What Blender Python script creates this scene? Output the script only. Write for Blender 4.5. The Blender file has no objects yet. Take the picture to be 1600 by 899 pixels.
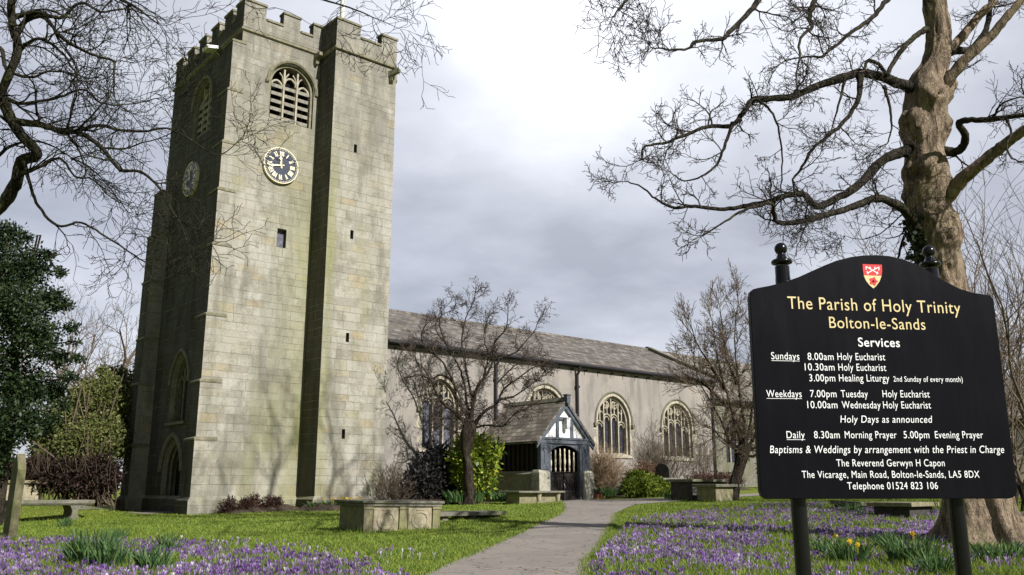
import bpy, math, random
import numpy as np
from mathutils import Vector, Matrix
from mathutils.geometry import tessellate_polygon
from mathutils import noise as mnoise

S = bpy.context.scene
COL = S.collection
R = math.radians

# ------------------------------------------------------------------ camera, sky, sun, exposure
F_PX, PITCH, CH_ROT = 1375.8, R(12.8), R(90 - 49.42)
cam_data = bpy.data.cameras.new('camera')
cam = bpy.data.objects.new('camera', cam_data)
COL.objects.link(cam)
cam.location = (0, 0, 0)
cam.rotation_euler = (R(90) + PITCH, 0, 0)
cam_data.sensor_width = 36
cam_data.lens = F_PX / 1600 * 36
cam_data.clip_start = 0.05
cam_data.clip_end = 3000
S.camera = cam

EV = np.array([math.cos(CH_ROT), math.sin(CH_ROT), 0.0])     # church east
NV = np.array([-math.sin(CH_ROT), math.cos(CH_ROT), 0.0])    # church north
SUN_EL, SUN_EAST = R(35), R(4)
to_sun = (-NV * math.cos(SUN_EAST) + EV * math.sin(SUN_EAST)) * math.cos(SUN_EL) + np.array([0, 0, math.sin(SUN_EL)])
sun_data = bpy.data.lights.new('sun', 'SUN')
sun_data.energy = 5.0
sun_data.angle = R(0.53)
sun_data.color = (1.0, 0.97, 0.93)
sun = bpy.data.objects.new('sun', sun_data)
COL.objects.link(sun)
sun.rotation_euler = Vector(to_sun).to_track_quat('Z', 'Y').to_euler()
sun.location = (0, 0, 60)

S.view_settings.view_transform = 'Standard'
S.view_settings.look = 'None'
S.view_settings.exposure = 0.35
S.view_settings.gamma = 1


class NG:
    """tiny node-graph helper"""
    def __init__(self, tree):
        self.t = tree
        self.t.nodes.clear()

    def n(self, typ, ins=None, **props):
        nd = self.t.nodes.new(typ)
        for k, v in props.items():
            setattr(nd, k, v)
        for k, v in (ins or {}).items():
            self.set(nd, k, v)
        return nd

    def set(self, nd, k, v):
        sock = nd.inputs[k]
        if isinstance(v, bpy.types.NodeSocket):
            self.t.links.new(v, sock)
        elif isinstance(v, bpy.types.Node):
            self.t.links.new(v.outputs[0], sock)
        else:
            if sock.type == 'RGBA' and len(v) == 3:
                v = (*v, 1)
            sock.default_value = v

    def math(self, op, a, b=0.0, c=0.0, clamp=False):
        return self.n('ShaderNodeMath', {0: a, 1: b, 2: c}, operation=op, use_clamp=clamp).outputs[0]

    def vmath(self, op, a, b=(0, 0, 0), out=0):
        return self.n('ShaderNodeVectorMath', {0: a, 1: b}, operation=op).outputs[out]

    def mix(self, f, a, b, mode='MIX'):
        nd = self.n('ShaderNodeMix', data_type='RGBA', blend_type=mode, clamp_factor=True)
        self.set(nd, 0, f)
        self.set(nd, 6, a)
        self.set(nd, 7, b)
        return nd.outputs[2]

    def ramp(self, f, stops, interp='LINEAR'):
        nd = self.n('ShaderNodeValToRGB', {0: f})
        cr = nd.color_ramp
        cr.interpolation = interp
        while len(cr.elements) < len(stops):
            cr.elements.new(0.5)
        for el, (p, c) in zip(cr.elements, stops):
            el.position = p
            el.color = (*c, 1) if len(c) == 3 else c
        return nd.outputs[0]

    def noise(self, vec, scale, detail=4, rough=0.55, out=0, dim='3D'):
        nd = self.n('ShaderNodeTexNoise', {'Scale': scale, 'Detail': detail, 'Roughness': rough}, noise_dimensions=dim)
        if vec is not None:
            self.set(nd, 'Vector', vec)
        return nd.outputs[out]

    def smooth(self, v, a, b):
        nd = self.n('ShaderNodeMapRange', {0: v, 1: a, 2: b, 3: 0.0, 4: 1.0}, interpolation_type='SMOOTHSTEP')
        return nd.outputs[0]


world = bpy.data.worlds.new('World')
S.world = world
world.use_nodes = True
g = NG(world.node_tree)
tc = g.n('ShaderNodeTexCoord')
d = tc.outputs['Generated']
sky = g.n('ShaderNodeTexSky', sky_type='NISHITA', sun_disc=False, sun_elevation=SUN_EL,
          sun_rotation=math.atan2(to_sun[0], to_sun[1]), altitude=50)
sep = g.n('ShaderNodeSeparateXYZ', {0: d})
# cloud layer: direction flattened towards a cloud deck
zc = g.math('ADD', g.math('MAXIMUM', sep.outputs[2], 0.0), 0.22)
cx = g.math('DIVIDE', sep.outputs[0], zc)
cy = g.math('DIVIDE', sep.outputs[1], zc)
cv = g.n('ShaderNodeCombineXYZ', {0: cx, 1: cy, 2: 0.3})
n1 = g.noise(cv, 1.0, 7, 0.56)
n2 = g.noise(cv, 3.1, 5, 0.5)
cl = g.math('ADD', g.math('MULTIPLY', n1, 0.75), g.math('MULTIPLY', n2, 0.25))
cloud = g.ramp(cl, [(0.39, (2.45, 2.57, 3.0)), (0.5, (3.5, 3.62, 4.15)), (0.61, (4.75, 4.87, 5.35))])
# a thin bright place in the cloud deck, high over the nave
def skydir(px, py):
    X = (px - 800) / F_PX
    Z = (449.5 - py) / F_PX
    c, s = math.cos(PITCH), math.sin(PITCH)
    v = np.array([X, c - Z * s, s + Z * c])
    return v / np.linalg.norm(v)
for (px, py, k, gain) in ((825, 5, 260.0, 4.6), (870, 30, 45.0, 2.2), (1250, 30, 60.0, 0.7)):
    dd = g.n('ShaderNodeVectorMath', {0: d, 1: tuple(skydir(px, py))}, operation='DOT_PRODUCT').outputs['Value']
    lobe = g.math('POWER', g.math('MAXIMUM', dd, 0.0), k)
    lobe = g.math('MULTIPLY', lobe, g.math('ADD', 0.35, g.math('MULTIPLY', cl, 1.3)))
    gl = g.math('MULTIPLY', lobe, gain)
    cloud = g.mix(1.0, cloud, g.n('ShaderNodeCombineXYZ', {0: gl, 1: gl, 2: gl}).outputs[0], 'ADD')
# unseen sky dimmed west, overhead and behind, added to deepen shaded faces
west = tuple(-EV * 0.9 + np.array([0, 0, 0.25]) - NV * 0.15)
dw = g.n('ShaderNodeVectorMath', {0: d, 1: west}, operation='DOT_PRODUCT').outputs['Value']
dark = g.smooth(dw, 0.06, 0.42)
cloud = g.mix(g.math('MULTIPLY', dark, 0.93), cloud, (0.55, 0.6, 0.75))
up = g.smooth(sep.outputs[2], 0.54, 0.74)
cloud = g.mix(g.math('MULTIPLY', up, 0.9), cloud, (0.9, 1.0, 1.25))
back = g.smooth(g.math('MULTIPLY', sep.outputs[1], -1.0), 0.0, 0.4)
cloud = g.mix(g.math('MULTIPLY', back, 0.85), cloud, (0.9, 1.0, 1.2))
allsky = g.mix(0.9, sky.outputs[0], cloud)
bg = g.n('ShaderNodeBackground', {0: allsky, 1: 0.13})
g.n('ShaderNodeOutputWorld', {0: bg.outputs[0]})

# ------------------------------------------------------------------ photo geometry helpers (plain projection maths)
def ray(px, py):
    X = (px - 800) / F_PX
    Z = (449.5 - py) / F_PX
    c, s = math.cos(PITCH), math.sin(PITCH)
    return np.array([X, c - Z * s, s + Z * c])

def at_depth(px, py, D):
    r = ray(px, py)
    return r * (D / r[1])

def sstep(x, a, b):
    t = np.clip((np.asarray(x, float) - a) / (b - a), 0, 1)
    return t * t * (3 - 2 * t)

def ground(x, y):
    x = np.asarray(x, float)
    y = np.asarray(y, float)
    yy = np.where(y < 50, y, 50 + 20 * np.tanh((y - 50) / 20))
    e = x * EV[0] + y * EV[1]
    return -1.22 + 0.018 * yy + 0.022 * np.clip(x, -45, 45) * sstep(y, 8, 30) + 0.42 * sstep(y, 28, 33.2) * (1 - sstep(e, 9.0, 11.0))

def gp(px, py, dmax=120):
    """point where the line of sight of a photo pixel meets the ground"""
    r = ray(px, py)
    r = r / r[1]
    lo, hi = 0.5, dmax
    for _ in range(60):
        m = (lo + hi) / 2
        if r[2] * m < ground(r[0] * m, m):
            hi = m
        else:
            lo = m
    p = r * lo
    p[2] = ground(p[0], p[1])
    return p

def ch(e, n, z=0.0):
    v = EV * e + NV * n
    return np.array([v[0], v[1], z])

def to_ch(p):
    return float(np.dot(p, EV)), float(np.dot(p, NV))

# ------------------------------------------------------------------ object helpers
def tag(o, label=None, cat=None, group=None, kind=None):
    if label: o['label'] = label
    if cat: o['category'] = cat
    if group: o['group'] = group
    if kind: o['kind'] = kind
    return o

def thing(name, loc, label, cat, rz=0.0, group=None):
    o = bpy.data.objects.new(name, None)
    o.empty_display_size = 0.3
    COL.objects.link(o)
    o.location = tuple(loc)
    o.rotation_euler = (0, 0, rz)
    return tag(o, label, cat, group)

def link_mesh(name, me, mat, parent=None, loc=(0, 0, 0)):
    o = bpy.data.objects.new(name, me)
    if mat is not None:
        me.materials.append(mat)
    COL.objects.link(o)
    o.location = loc
    if parent is not None:
        o.parent = parent
    return o

class MB:
    """collects shapes and links them as one mesh"""
    def __init__(self, org=(0, 0, 0)):
        self.v, self.f = [], []
        self.org = np.array(org, float)

    def add(self, vs, fs):
        b = len(self.v)
        self.v.extend([tuple(map(float, p)) for p in vs])
        self.f.extend([tuple(i + b for i in f) for f in fs])

    def box(self, x0, x1, y0, y1, z0, z1):
        self.add([(x0, y0, z0), (x1, y0, z0), (x1, y1, z0), (x0, y1, z0), (x0, y0, z1), (x1, y0, z1), (x1, y1, z1), (x0, y1, z1)],
                 [(0, 3, 2, 1), (4, 5, 6, 7), (0, 1, 5, 4), (1, 2, 6, 5), (2, 3, 7, 6), (3, 0, 4, 7)])
        return self

    def hexa(self, p):
        self.add(p, [(0, 3, 2, 1), (4, 5, 6, 7), (0, 1, 5, 4), (1, 2, 6, 5), (2, 3, 7, 6), (3, 0, 4, 7)])
        return self

    def prism(self, poly, fr, w0, w1):
        """2-D polygon (counter-clockwise seen from outside) in a frame fr(u, v, w), from depth w0 to w1 (w1 outside)"""
        n = len(poly)
        back = [fr(u, v, w0) for u, v in poly]
        front = [fr(u, v, w1) for u, v in poly]
        tris = tessellate_polygon([[Vector((u, v, 0)) for u, v in poly]])
        def ori(t):
            (a, b, c) = [poly[i] for i in t]
            s = (b[0] - a[0]) * (c[1] - a[1]) - (b[1] - a[1]) * (c[0] - a[0])
            return t if s > 0 else t[::-1]
        tris = [ori(tuple(t)) for t in tris]
        fs = [tuple(i + n for i in t) for t in tris] + [t[::-1] for t in tris]
        for i in range(n):
            j = (i + 1) % n
            fs.append((i, j, j + n, i + n))
        self.add(back + front, fs)
        return self

    def ring(self, inner, outer, fr, w0, w1, closed=True):
        """band between two outlines of equal length"""
        n = len(inner)
        vs = [fr(u, v, w0) for u, v in inner] + [fr(u, v, w0) for u, v in outer] + \
             [fr(u, v, w1) for u, v in inner] + [fr(u, v, w1) for u, v in outer]
        fs = []
        for i in range(n if closed else n - 1):
            j = (i + 1) % n
            a, b, c, dd = i, j, j + n, i + n
            fs += [(a + 2 * n, b + 2 * n, c + 2 * n, dd + 2 * n)[::-1], (a, b, c, dd), (a, a + 2 * n, b + 2 * n, b)[::-1], (dd, c, c + 2 * n, dd + 2 * n)[::-1]]
        if not closed:
            for i in (0, n - 1):
                fs.append((i, i + n, i + 3 * n, i + 2 * n))
        self.add(vs, fs)
        return self

    def panel(self, outer, holes, fr, depth):
        """flat wall face with openings and their reveals going back by depth"""
        loops = [outer] + holes
        flat = [p for l in loops for p in l]
        tris = tessellate_polygon([[Vector((u, v, 0)) for u, v in l] for l in loops])
        fs = []
        for t in tris:
            a, b, c = [flat[i] for i in t]
            s = (b[0] - a[0]) * (c[1] - a[1]) - (b[1] - a[1]) * (c[0] - a[0])
            fs.append(tuple(t) if s > 0 else tuple(t)[::-1])
        self.add([fr(u, v, 0) for u, v in flat], fs)
        for h in holes:
            n = len(h)
            self.add([fr(u, v, 0) for u, v in h] + [fr(u, v, -depth) for u, v in h],
                     [((i + 1) % n, i, i + n, (i + 1) % n + n)[::-1] for i in range(n)])
        return self

    def tube(self, pts, rad, n=8, caps=True):
        pts = [np.array(p, float) for p in pts]
        if not hasattr(rad, '__len__'):
            rad = [rad] * len(pts)
        vs, fs = [], []
        a = None
        for i, p in enumerate(pts):
            t = pts[min(i + 1, len(pts) - 1)] - pts[max(i - 1, 0)]
            t = t / (np.linalg.norm(t) + 1e-9)
            if a is None:
                a = np.cross(t, (0, 0, 1.0)) if abs(t[2]) < 0.9 else np.cross(t, (1.0, 0, 0))
            a = a - t * np.dot(a, t)
            a = a / (np.linalg.norm(a) + 1e-9)
            b = np.cross(t, a)
            for k in range(n):
                q = 2 * math.pi * k / n
                vs.append(p + rad[i] * (math.cos(q) * a + math.sin(q) * b))
        for i in range(len(pts) - 1):
            for k in range(n):
                fs.append((i * n + k, i * n + (k + 1) % n, (i + 1) * n + (k + 1) % n, (i + 1) * n + k))
        if caps:
            fs.append(tuple(range(n))[::-1])
            fs.append(tuple(range((len(pts) - 1) * n, len(pts) * n)))
        self.add(vs, fs)
        return self

    def lathe(self, prof, c=(0, 0, 0), n=16):
        """profile of (radius, height)"""
        vs, fs = [], []
        for r, z in prof:
            for k in range(n):
                q = 2 * math.pi * k / n
                vs.append((c[0] + r * math.cos(q), c[1] + r * math.sin(q), c[2] + z))
        m = len(prof)
        for i in range(m - 1):
            for k in range(n):
                fs.append((i * n + k, i * n + (k + 1) % n, (i + 1) * n + (k + 1) % n, (i + 1) * n + k))
        fs.append(tuple(range(n))[::-1])
        fs.append(tuple(range((m - 1) * n, m * n)))
        self.add(vs, fs)
        return self

    def build(self, name, mat, parent=None, smooth=False, bevel=0.0, kind=None, label=None):
        V = np.array(self.v, float) - self.org
        me = bpy.data.meshes.new(name)
        me.from_pydata(V.tolist(), [], self.f)
        me.update()
        # box-projected UVs in metres
        nf = len(me.polygons)
        nor = np.zeros(nf * 3); me.polygons.foreach_get('normal', nor); nor = nor.reshape(-1, 3)
        tot = np.zeros(nf, int); me.polygons.foreach_get('loop_total', tot)
        li = np.zeros(len(me.loops), int); me.loops.foreach_get('vertex_index', li)
        ln = np.repeat(nor, tot, axis=0)
        co = V[li] + self.org
        t = np.cross(np.array([0, 0, 1.0]), ln)
        tl = np.linalg.norm(t, axis=1)
        flat = tl < 0.12
        t[flat] = (1, 0, 0); tl[flat] = 1
        t = t / tl[:, None]
        b = np.cross(ln, t)
        uv = np.stack([(co * t).sum(1), (co * b).sum(1)], 1)
        uv[flat] = co[flat][:, :2]
        lay = me.uv_layers.new(name='UVMap')
        lay.data.foreach_set('uv', uv.ravel())
        if smooth:
            me.polygons.foreach_set('use_smooth', [True] * nf)
        o = link_mesh(name, me, mat, parent)
        if bevel:
            md = o.modifiers.new('bevel', 'BEVEL')
            md.width = bevel; md.segments = 2; md.limit_method = 'ANGLE'; md.angle_limit = R(40)
        if kind: o['kind'] = kind
        if label: o['label'] = label
        return o

def fast_mesh(name, V, Fq, mat, parent=None, smooth=False, col=None):
    """V (n,3), Fq (m,k) equal-sized faces"""
    V = np.asarray(V, np.float32); Fq = np.asarray(Fq, np.int32)
    me = bpy.data.meshes.new(name)
    m, k = Fq.shape
    me.vertices.add(len(V)); me.vertices.foreach_set('co', V.ravel())
    me.loops.add(m * k); me.loops.foreach_set('vertex_index', Fq.ravel())
    me.polygons.add(m)
    me.polygons.foreach_set('loop_start', np.arange(0, m * k, k, dtype=np.int32))
    me.polygons.foreach_set('loop_total', np.full(m, k, np.int32))
    if smooth:
        me.polygons.foreach_set('use_smooth', [True] * m)
    me.update(calc_edges=True)
    if col is not None:
        at = me.color_attributes.new('tint', 'FLOAT_COLOR', 'POINT')
        c4 = np.ones((len(V), 4), np.float32); c4[:, :3] = col
        at.data.foreach_set('color', c4.ravel())
    return link_mesh(name, me, mat, parent)

# ------------------------------------------------------------------ materials
def material(name):
    m = bpy.data.materials.new(name)
    m.use_nodes = True
    return m, NG(m.node_tree)

def finish(g, color, rough=0.85, bump=None, bstr=0.3, bdist=0.02, spec=0.3, **ins):
    b = g.n('ShaderNodeBsdfPrincipled', {'Base Color': color, 'Roughness': rough, 'Specular IOR Level': spec})
    for k, v in ins.items():
        g.set(b, k.replace('_', ' '), v)
    if bump is not None:
        bn = g.n('ShaderNodeBump', {'Height': bump, 'Strength': bstr, 'Distance': bdist})
        g.set(b, 'Normal', bn.outputs[0])
    g.n('ShaderNodeOutputMaterial', {0: b.outputs[0]})

def plain(name, c, rough=0.7, var=0.25, scale=6.0, bstr=0.2, spec=0.3, **ins):
    m, g = material(name)
    co = g.n('ShaderNodeTexCoord').outputs['Object']
    n = g.noise(co, scale, 6, 0.6)
    lo = tuple(x * (1 - var) for x in c); hi = tuple(x * (1 + var) for x in c)
    finish(g, g.ramp(n, [(0.3, lo), (0.7, hi)]), rough, n, bstr, 0.01, spec, **ins)
    return m

def make_ashlar(name, bw=0.72, bh=0.31, green=1.0):
    m, g = material(name)
    uv = g.n('ShaderNodeTexCoord').outputs['UV']
    ob = g.n('ShaderNodeTexCoord').outputs['Object']
    s = g.n('ShaderNodeSeparateXYZ', {0: uv})
    # uneven courses, each with its own joint offset
    wob = g.noise(uv, 0.55, 2, 0.5)
    vv = g.math('ADD', s.outputs[1], g.math('MULTIPLY', g.noise(g.n('ShaderNodeCombineXYZ', {1: s.outputs[1]}).outputs[0], 1.1, 1, 0.5), 0.5))
    row = g.math('FLOOR', g.math('DIVIDE', vv, bh))
    wn = g.n('ShaderNodeTexWhiteNoise', {'W': row}, noise_dimensions='1D')
    st = g.math('ADD', 0.75, g.math('MULTIPLY', wn.outputs[0], 0.6))
    uu = g.math('ADD', g.math('MULTIPLY', s.outputs[0], st), g.math('MULTIPLY', wn.outputs[0], 7.3))
    uu = g.math('ADD', uu, g.math('MULTIPLY', wob, 0.05))
    bv = g.n('ShaderNodeCombineXYZ', {0: uu, 1: vv, 2: 0.0})
    br = g.n('ShaderNodeTexBrick', {'Vector': bv.outputs[0], 'Color1': (0, 0, 0), 'Color2': (1, 1, 1), 'Mortar': (0.5, 0.5, 0.5), 'Scale': 1.0,
                                    'Mortar Size': 0.009, 'Mortar Smooth': 0.35, 'Bias': 0.0, 'Brick Width': bw, 'Row Height': bh}, offset=0.5, squash=1.0)
    per = g.n('ShaderNodeSeparateColor', {0: br.outputs[0]}).outputs[0]
    base = g.ramp(per, [(0.0, (0.275, 0.258, 0.218)), (0.2, (0.322, 0.305, 0.262)), (0.45, (0.348, 0.332, 0.288)), (0.66, (0.365, 0.35, 0.308)),
                        (0.84, (0.335, 0.31, 0.25)), (0.95, (0.338, 0.285, 0.2)), (1.0, (0.40, 0.392, 0.36))])
    # weather streaks: stretched vertically
    sv = g.vmath('MULTIPLY', ob, (1.6, 1.6, 0.35))
    big = g.noise(sv, 0.9, 7, 0.66)
    blot = g.noise(ob, 1.5, 9, 0.76)
    base = g.mix(g.math('MULTIPLY', g.smooth(blot, 0.47, 0.62), 0.55), base, (0.18, 0.165, 0.125))
    base = g.mix(g.math('MULTIPLY', g.smooth(big, 0.47, 0.66), 0.66), base, (0.15, 0.145, 0.118))
    wide = g.noise(g.vmath('MULTIPLY', ob, (1.0, 1.0, 0.12)), 0.75, 6, 0.7)
    base = g.mix(g.math('MULTIPLY', g.smooth(wide, 0.5, 0.62), 0.42), base, (0.185, 0.18, 0.165))
    pale = g.noise(g.vmath('MULTIPLY', ob, (1.0, 1.0, 0.5)), 0.55, 6, 0.68)
    base = g.mix(g.math('MULTIPLY', g.smooth(pale, 0.52, 0.66), 0.4), base, (0.47, 0.46, 0.43))
    low = g.math('MULTIPLY', g.math('SUBTRACT', 1.0, g.smooth(g.n('ShaderNodeSeparateXYZ', {0: ob}).outputs[2], 0.4, 3.2)), g.smooth(g.noise(ob, 0.9, 5, 0.65), 0.42, 0.6))
    base = g.mix(g.math('MULTIPLY', low, 0.38), base, (0.21, 0.205, 0.125))
    fine = g.noise(ob, 14, 6, 0.7)
    base = g.mix(0.55, base, g.ramp(fine, [(0.25, (0.35, 0.35, 0.33)), (0.75, (0.75, 0.74, 0.7))]), 'OVERLAY')
    # green algae in the damp places
    alg = g.noise(g.vmath('MULTIPLY', ob, (1.0, 1.0, 0.22)), 0.8, 5, 0.6)
    sob = g.n('ShaderNodeSeparateXYZ', {0: ob})
    near = g.smooth(sob.outputs[0], 1.6, 4.4)      # runs down towards the stair turret (x is east from the tower corner)
    past = g.math('SUBTRACT', 1.0, g.smooth(sob.outputs[0], 4.35, 4.6))
    a = g.math('ADD', g.math('MULTIPLY', g.math('MULTIPLY', near, past), 0.75), g.math('MULTIPLY', g.smooth(alg, 0.48, 0.7), 0.5))
    a = g.math('MULTIPLY', a, g.math('MULTIPLY', g.math('ADD', 0.15, alg), g.math('SUBTRACT', 1.0, g.smooth(sob.outputs[2], 12.0, 17.5))), clamp=True)
    base = g.mix(g.math('MULTIPLY', a, green), base, (0.25, 0.25, 0.115))
    # lime blooms
    bl = g.noise(ob, 2.3, 4, 0.6)
    base = g.mix(g.math('MULTIPLY', g.smooth(bl, 0.6, 0.76), 0.35), base, (0.52, 0.5, 0.44))
    # soot under the string courses (dark crust, with noise)
    crust = g.math('MULTIPLY', g.smooth(sob.outputs[2], 9.5, 18.6), g.smooth(g.noise(sv, 1.6, 7, 0.7), 0.3, 0.62))
    base = g.mix(g.math('MULTIPLY', crust, 0.62), base, (0.165, 0.156, 0.132))
    # weathered west faces, with their shade deepened in the colour
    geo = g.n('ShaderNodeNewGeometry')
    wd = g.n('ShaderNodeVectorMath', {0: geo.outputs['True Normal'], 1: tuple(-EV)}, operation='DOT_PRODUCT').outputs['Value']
    grime_shade = g.math('MULTIPLY', g.smooth(wd, 0.5, 0.9), g.math('ADD', 0.55, g.math('MULTIPLY', big, 0.6)), clamp=True)
    base = g.mix(g.math('MULTIPLY', grime_shade, 0.92), base, (0.03, 0.029, 0.023))
    mort = g.mix(g.smooth(g.noise(ob, 1.3, 4), 0.4, 0.6), (0.12, 0.11, 0.08), (0.38, 0.36, 0.3))
    base = g.mix(g.math('MULTIPLY', br.outputs['Fac'], 0.62), base, mort)
    h = g.math('SUBTRACT', g.math('ADD', g.math('MULTIPLY', fine, 0.5), g.math('MULTIPLY', per, 0.35)), g.math('MULTIPLY', br.outputs['Fac'], 0.9))
    finish(g, base, 0.92, g.math('ADD', h, g.math('MULTIPLY', blot, 1.2)), 0.7, 0.03, 0.15)
    return m

def make_old_stone(name, c=(0.30, 0.285, 0.21), moss=(0.16, 0.18, 0.06), amt=0.6):
    m, g = material(name)
    ob = g.n('ShaderNodeTexCoord').outputs['Object']
    n = g.noise(ob, 7, 7, 0.65)
    b = g.noise(ob, 1.7, 5, 0.6)
    v = g.n('ShaderNodeTexVoronoi', {'Vector': ob, 'Scale': 16.0}).outputs[0]
    base = g.ramp(n, [(0.28, tuple(x * 0.5 for x in c)), (0.55, c), (0.8, tuple(min(0.6, x * 1.4) for x in c))])
    base = g.mix(g.math('MULTIPLY', g.smooth(b, 0.45, 0.65), amt), base, moss)
    lich = g.math('MULTIPLY', g.math('LESS_THAN', v, 0.16), g.smooth(g.noise(ob, 3.3, 2), 0.52, 0.6))
    base = g.mix(g.math('MULTIPLY', lich, 0.7), base, (0.5, 0.49, 0.42))
    finish(g, base, 0.93, n, 0.6, 0.02, 0.15)
    return m

def make_render(name):
    m, g = material(name)
    ob = g.n('ShaderNodeTexCoord').outputs['Object']
    sp = g.noise(ob, 26, 3, 0.8)
    st = g.noise(g.vmath('MULTIPLY', ob, (2.2, 2.2, 0.3)), 0.8, 6, 0.65)
    base = g.ramp(sp, [(0.3, (0.16, 0.145, 0.13)), (0.5, (0.29, 0.264, 0.24)), (0.72, (0.43, 0.395, 0.36))])
    base = g.mix(g.math('MULTIPLY', g.smooth(st, 0.45, 0.62), 0.68), base, (0.18, 0.165, 0.145))
    pt = g.noise(ob, 0.6, 5, 0.6)
    base = g.mix(g.math('MULTIPLY', g.smooth(pt, 0.5, 0.6), 0.45), base, (0.35, 0.315, 0.275))
    s = g.n('ShaderNodeSeparateXYZ', {0: ob})
    damp = g.math('MULTIPLY', g.math('SUBTRACT', 1.0, g.smooth(s.outputs[2], 0.2, 1.6)), g.smooth(st, 0.35, 0.6))
    base = g.mix(g.math('MULTIPLY', damp, 0.55), base, (0.2, 0.19, 0.13))
    finish(g, base, 0.95, sp, 0.5, 0.02, 0.1)
    return m

def make_slate(name, bw=0.36, bh=0.24, c=(0.138, 0.122, 0.108)):
    m, g = material(name)
    uv = g.n('ShaderNodeTexCoord').outputs['UV']
    ob = g.n('ShaderNodeTexCoord').outputs['Object']
    br = g.n('ShaderNodeTexBrick', {'Vector': uv, 'Color1': (0, 0, 0), 'Color2': (1, 1, 1), 'Mortar': (0.0, 0.0, 0.0), 'Scale': 1.0,
                                    'Mortar Size': 0.012, 'Mortar Smooth': 0.2, 'Bias': 0.0, 'Brick Width': bw, 'Row Height': bh}, offset=0.5)
    per = g.n('ShaderNodeSeparateColor', {0: br.outputs[0]}).outputs[0]
    base = g.ramp(per, [(0, tuple(x * 0.55 for x in c)), (0.5, c), (0.85, tuple(x * 1.4 for x in c)), (1, tuple(x * 1.9 for x in c))])
    n = g.noise(ob, 0.9, 5, 0.65)
    base = g.mix(g.math('MULTIPLY', g.smooth(n, 0.45, 0.7), 0.5), base, (0.19, 0.165, 0.12))
    f = g.noise(ob, 9, 5, 0.7)
    base = g.mix(g.smooth(f, 0.62, 0.75), base, (0.2, 0.195, 0.13))
    s = g.n('ShaderNodeSeparateXYZ', {0: uv})
    saw = g.math('FRACT', g.math('DIVIDE', s.outputs[1], bh))
    base = g.mix(g.math('MULTIPLY', br.outputs['Fac'], 0.75), base, (0.03, 0.03, 0.028))
    h = g.math('SUBTRACT', g.math('SUBTRACT', g.math('MULTIPLY', per, 0.5), saw), br.outputs['Fac'])
    finish(g, base, 0.8, h, 0.6, 0.025, 0.3)
    return m

def make_glass(name, c=(0.022, 0.022, 0.032), lead=(0.06, 0.06, 0.065), sc=7.0):
    m, g = material(name)
    uv = g.n('ShaderNodeTexCoord').outputs['UV']
    s = g.n('ShaderNodeSeparateXYZ', {0: uv})
    a = g.math('FRACT', g.math('MULTIPLY', g.math('ADD', g.math('MULTIPLY', s.outputs[0], 1.25), s.outputs[1]), sc))
    b = g.math('FRACT', g.math('MULTIPLY', g.math('SUBTRACT', g.math('MULTIPLY', s.outputs[0], 1.25), s.outputs[1]), sc))
    ln = g.math('MAXIMUM', g.math('LESS_THAN', a, 0.16), g.math('LESS_THAN', b, 0.16))
    bar = g.math('LESS_THAN', g.math('FRACT', g.math('MULTIPLY', s.outputs[1], 1.9)), 0.05)
    ln = g.math('MAXIMUM', ln, bar)
    n = g.noise(uv, 5, 3)
    base = g.mix(ln, g.ramp(n, [(0.3, tuple(x * 0.6 for x in c)), (0.7, tuple(x * 1.5 for x in c))]), lead)
    finish(g, base, g.math('ADD', 0.18, g.math('MULTIPLY', ln, 0.5)), g.math('ADD', ln, g.math('MULTIPLY', g.noise(uv, 11, 2), 0.6)), 0.3, 0.01, 0.35)
    return m

def make_bark(name, c=(0.2, 0.165, 0.12), green=0.3, scale=3.0, cracks=0.6):
    m, g = material(name)
    ob = g.n('ShaderNodeTexCoord').outputs['Object']
    st = g.vmath('MULTIPLY', ob, (1.0, 1.0, 0.35))
    n = g.noise(st, scale * 2.6, 8, 0.7)
    v = g.n('ShaderNodeTexVoronoi', {'Vector': g.vmath('ADD', st, g.vmath('MULTIPLY', g.noise(ob, 4, 3, 0.6, 1), (0.25, 0.25, 0.25))), 'Scale': scale * 4.2}, feature='DISTANCE_TO_EDGE').outputs[0]
    b = g.noise(ob, scale * 0.45, 6, 0.68)
    base = g.ramp(n, [(0.25, tuple(x * 0.42 for x in c)), (0.5, c), (0.78, tuple(x * 1.55 for x in c))])
    base = g.mix(g.math('MULTIPLY', g.smooth(b, 0.48, 0.62), 0.6), base, tuple(x * 0.42 for x in c))
    base = g.mix(g.math('MULTIPLY', g.smooth(g.noise(ob, scale * 1.7, 7, 0.75), 0.55, 0.66), 0.5), base, tuple(min(0.5, x * 1.7) for x in c))
    base = g.mix(g.math('MULTIPLY', g.smooth(g.noise(ob, scale * 0.8, 5, 0.6), 0.52, 0.7), green), base, (0.13, 0.15, 0.05))
    fis = g.smooth(g.noise(g.vmath('MULTIPLY', ob, (1.0, 1.0, 0.16)), scale * 2.4, 7, 0.7), 0.52, 0.66)
    base = g.mix(g.math('MULTIPLY', fis, 0.65), base, tuple(x * 0.33 for x in c))
    crack = g.smooth(v, 0.0, 0.12)
    base = g.mix(g.math('MULTIPLY', g.math('SUBTRACT', 1.0, crack), cracks), base, tuple(x * 0.3 for x in c))
    finish(g, base, 0.95, g.math('SUBTRACT', g.math('ADD', n, g.math('MULTIPLY', crack, cracks * 0.7)), g.math('MULTIPLY', fis, 0.6)), 1.0, 0.05, 0.1)
    return m

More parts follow.
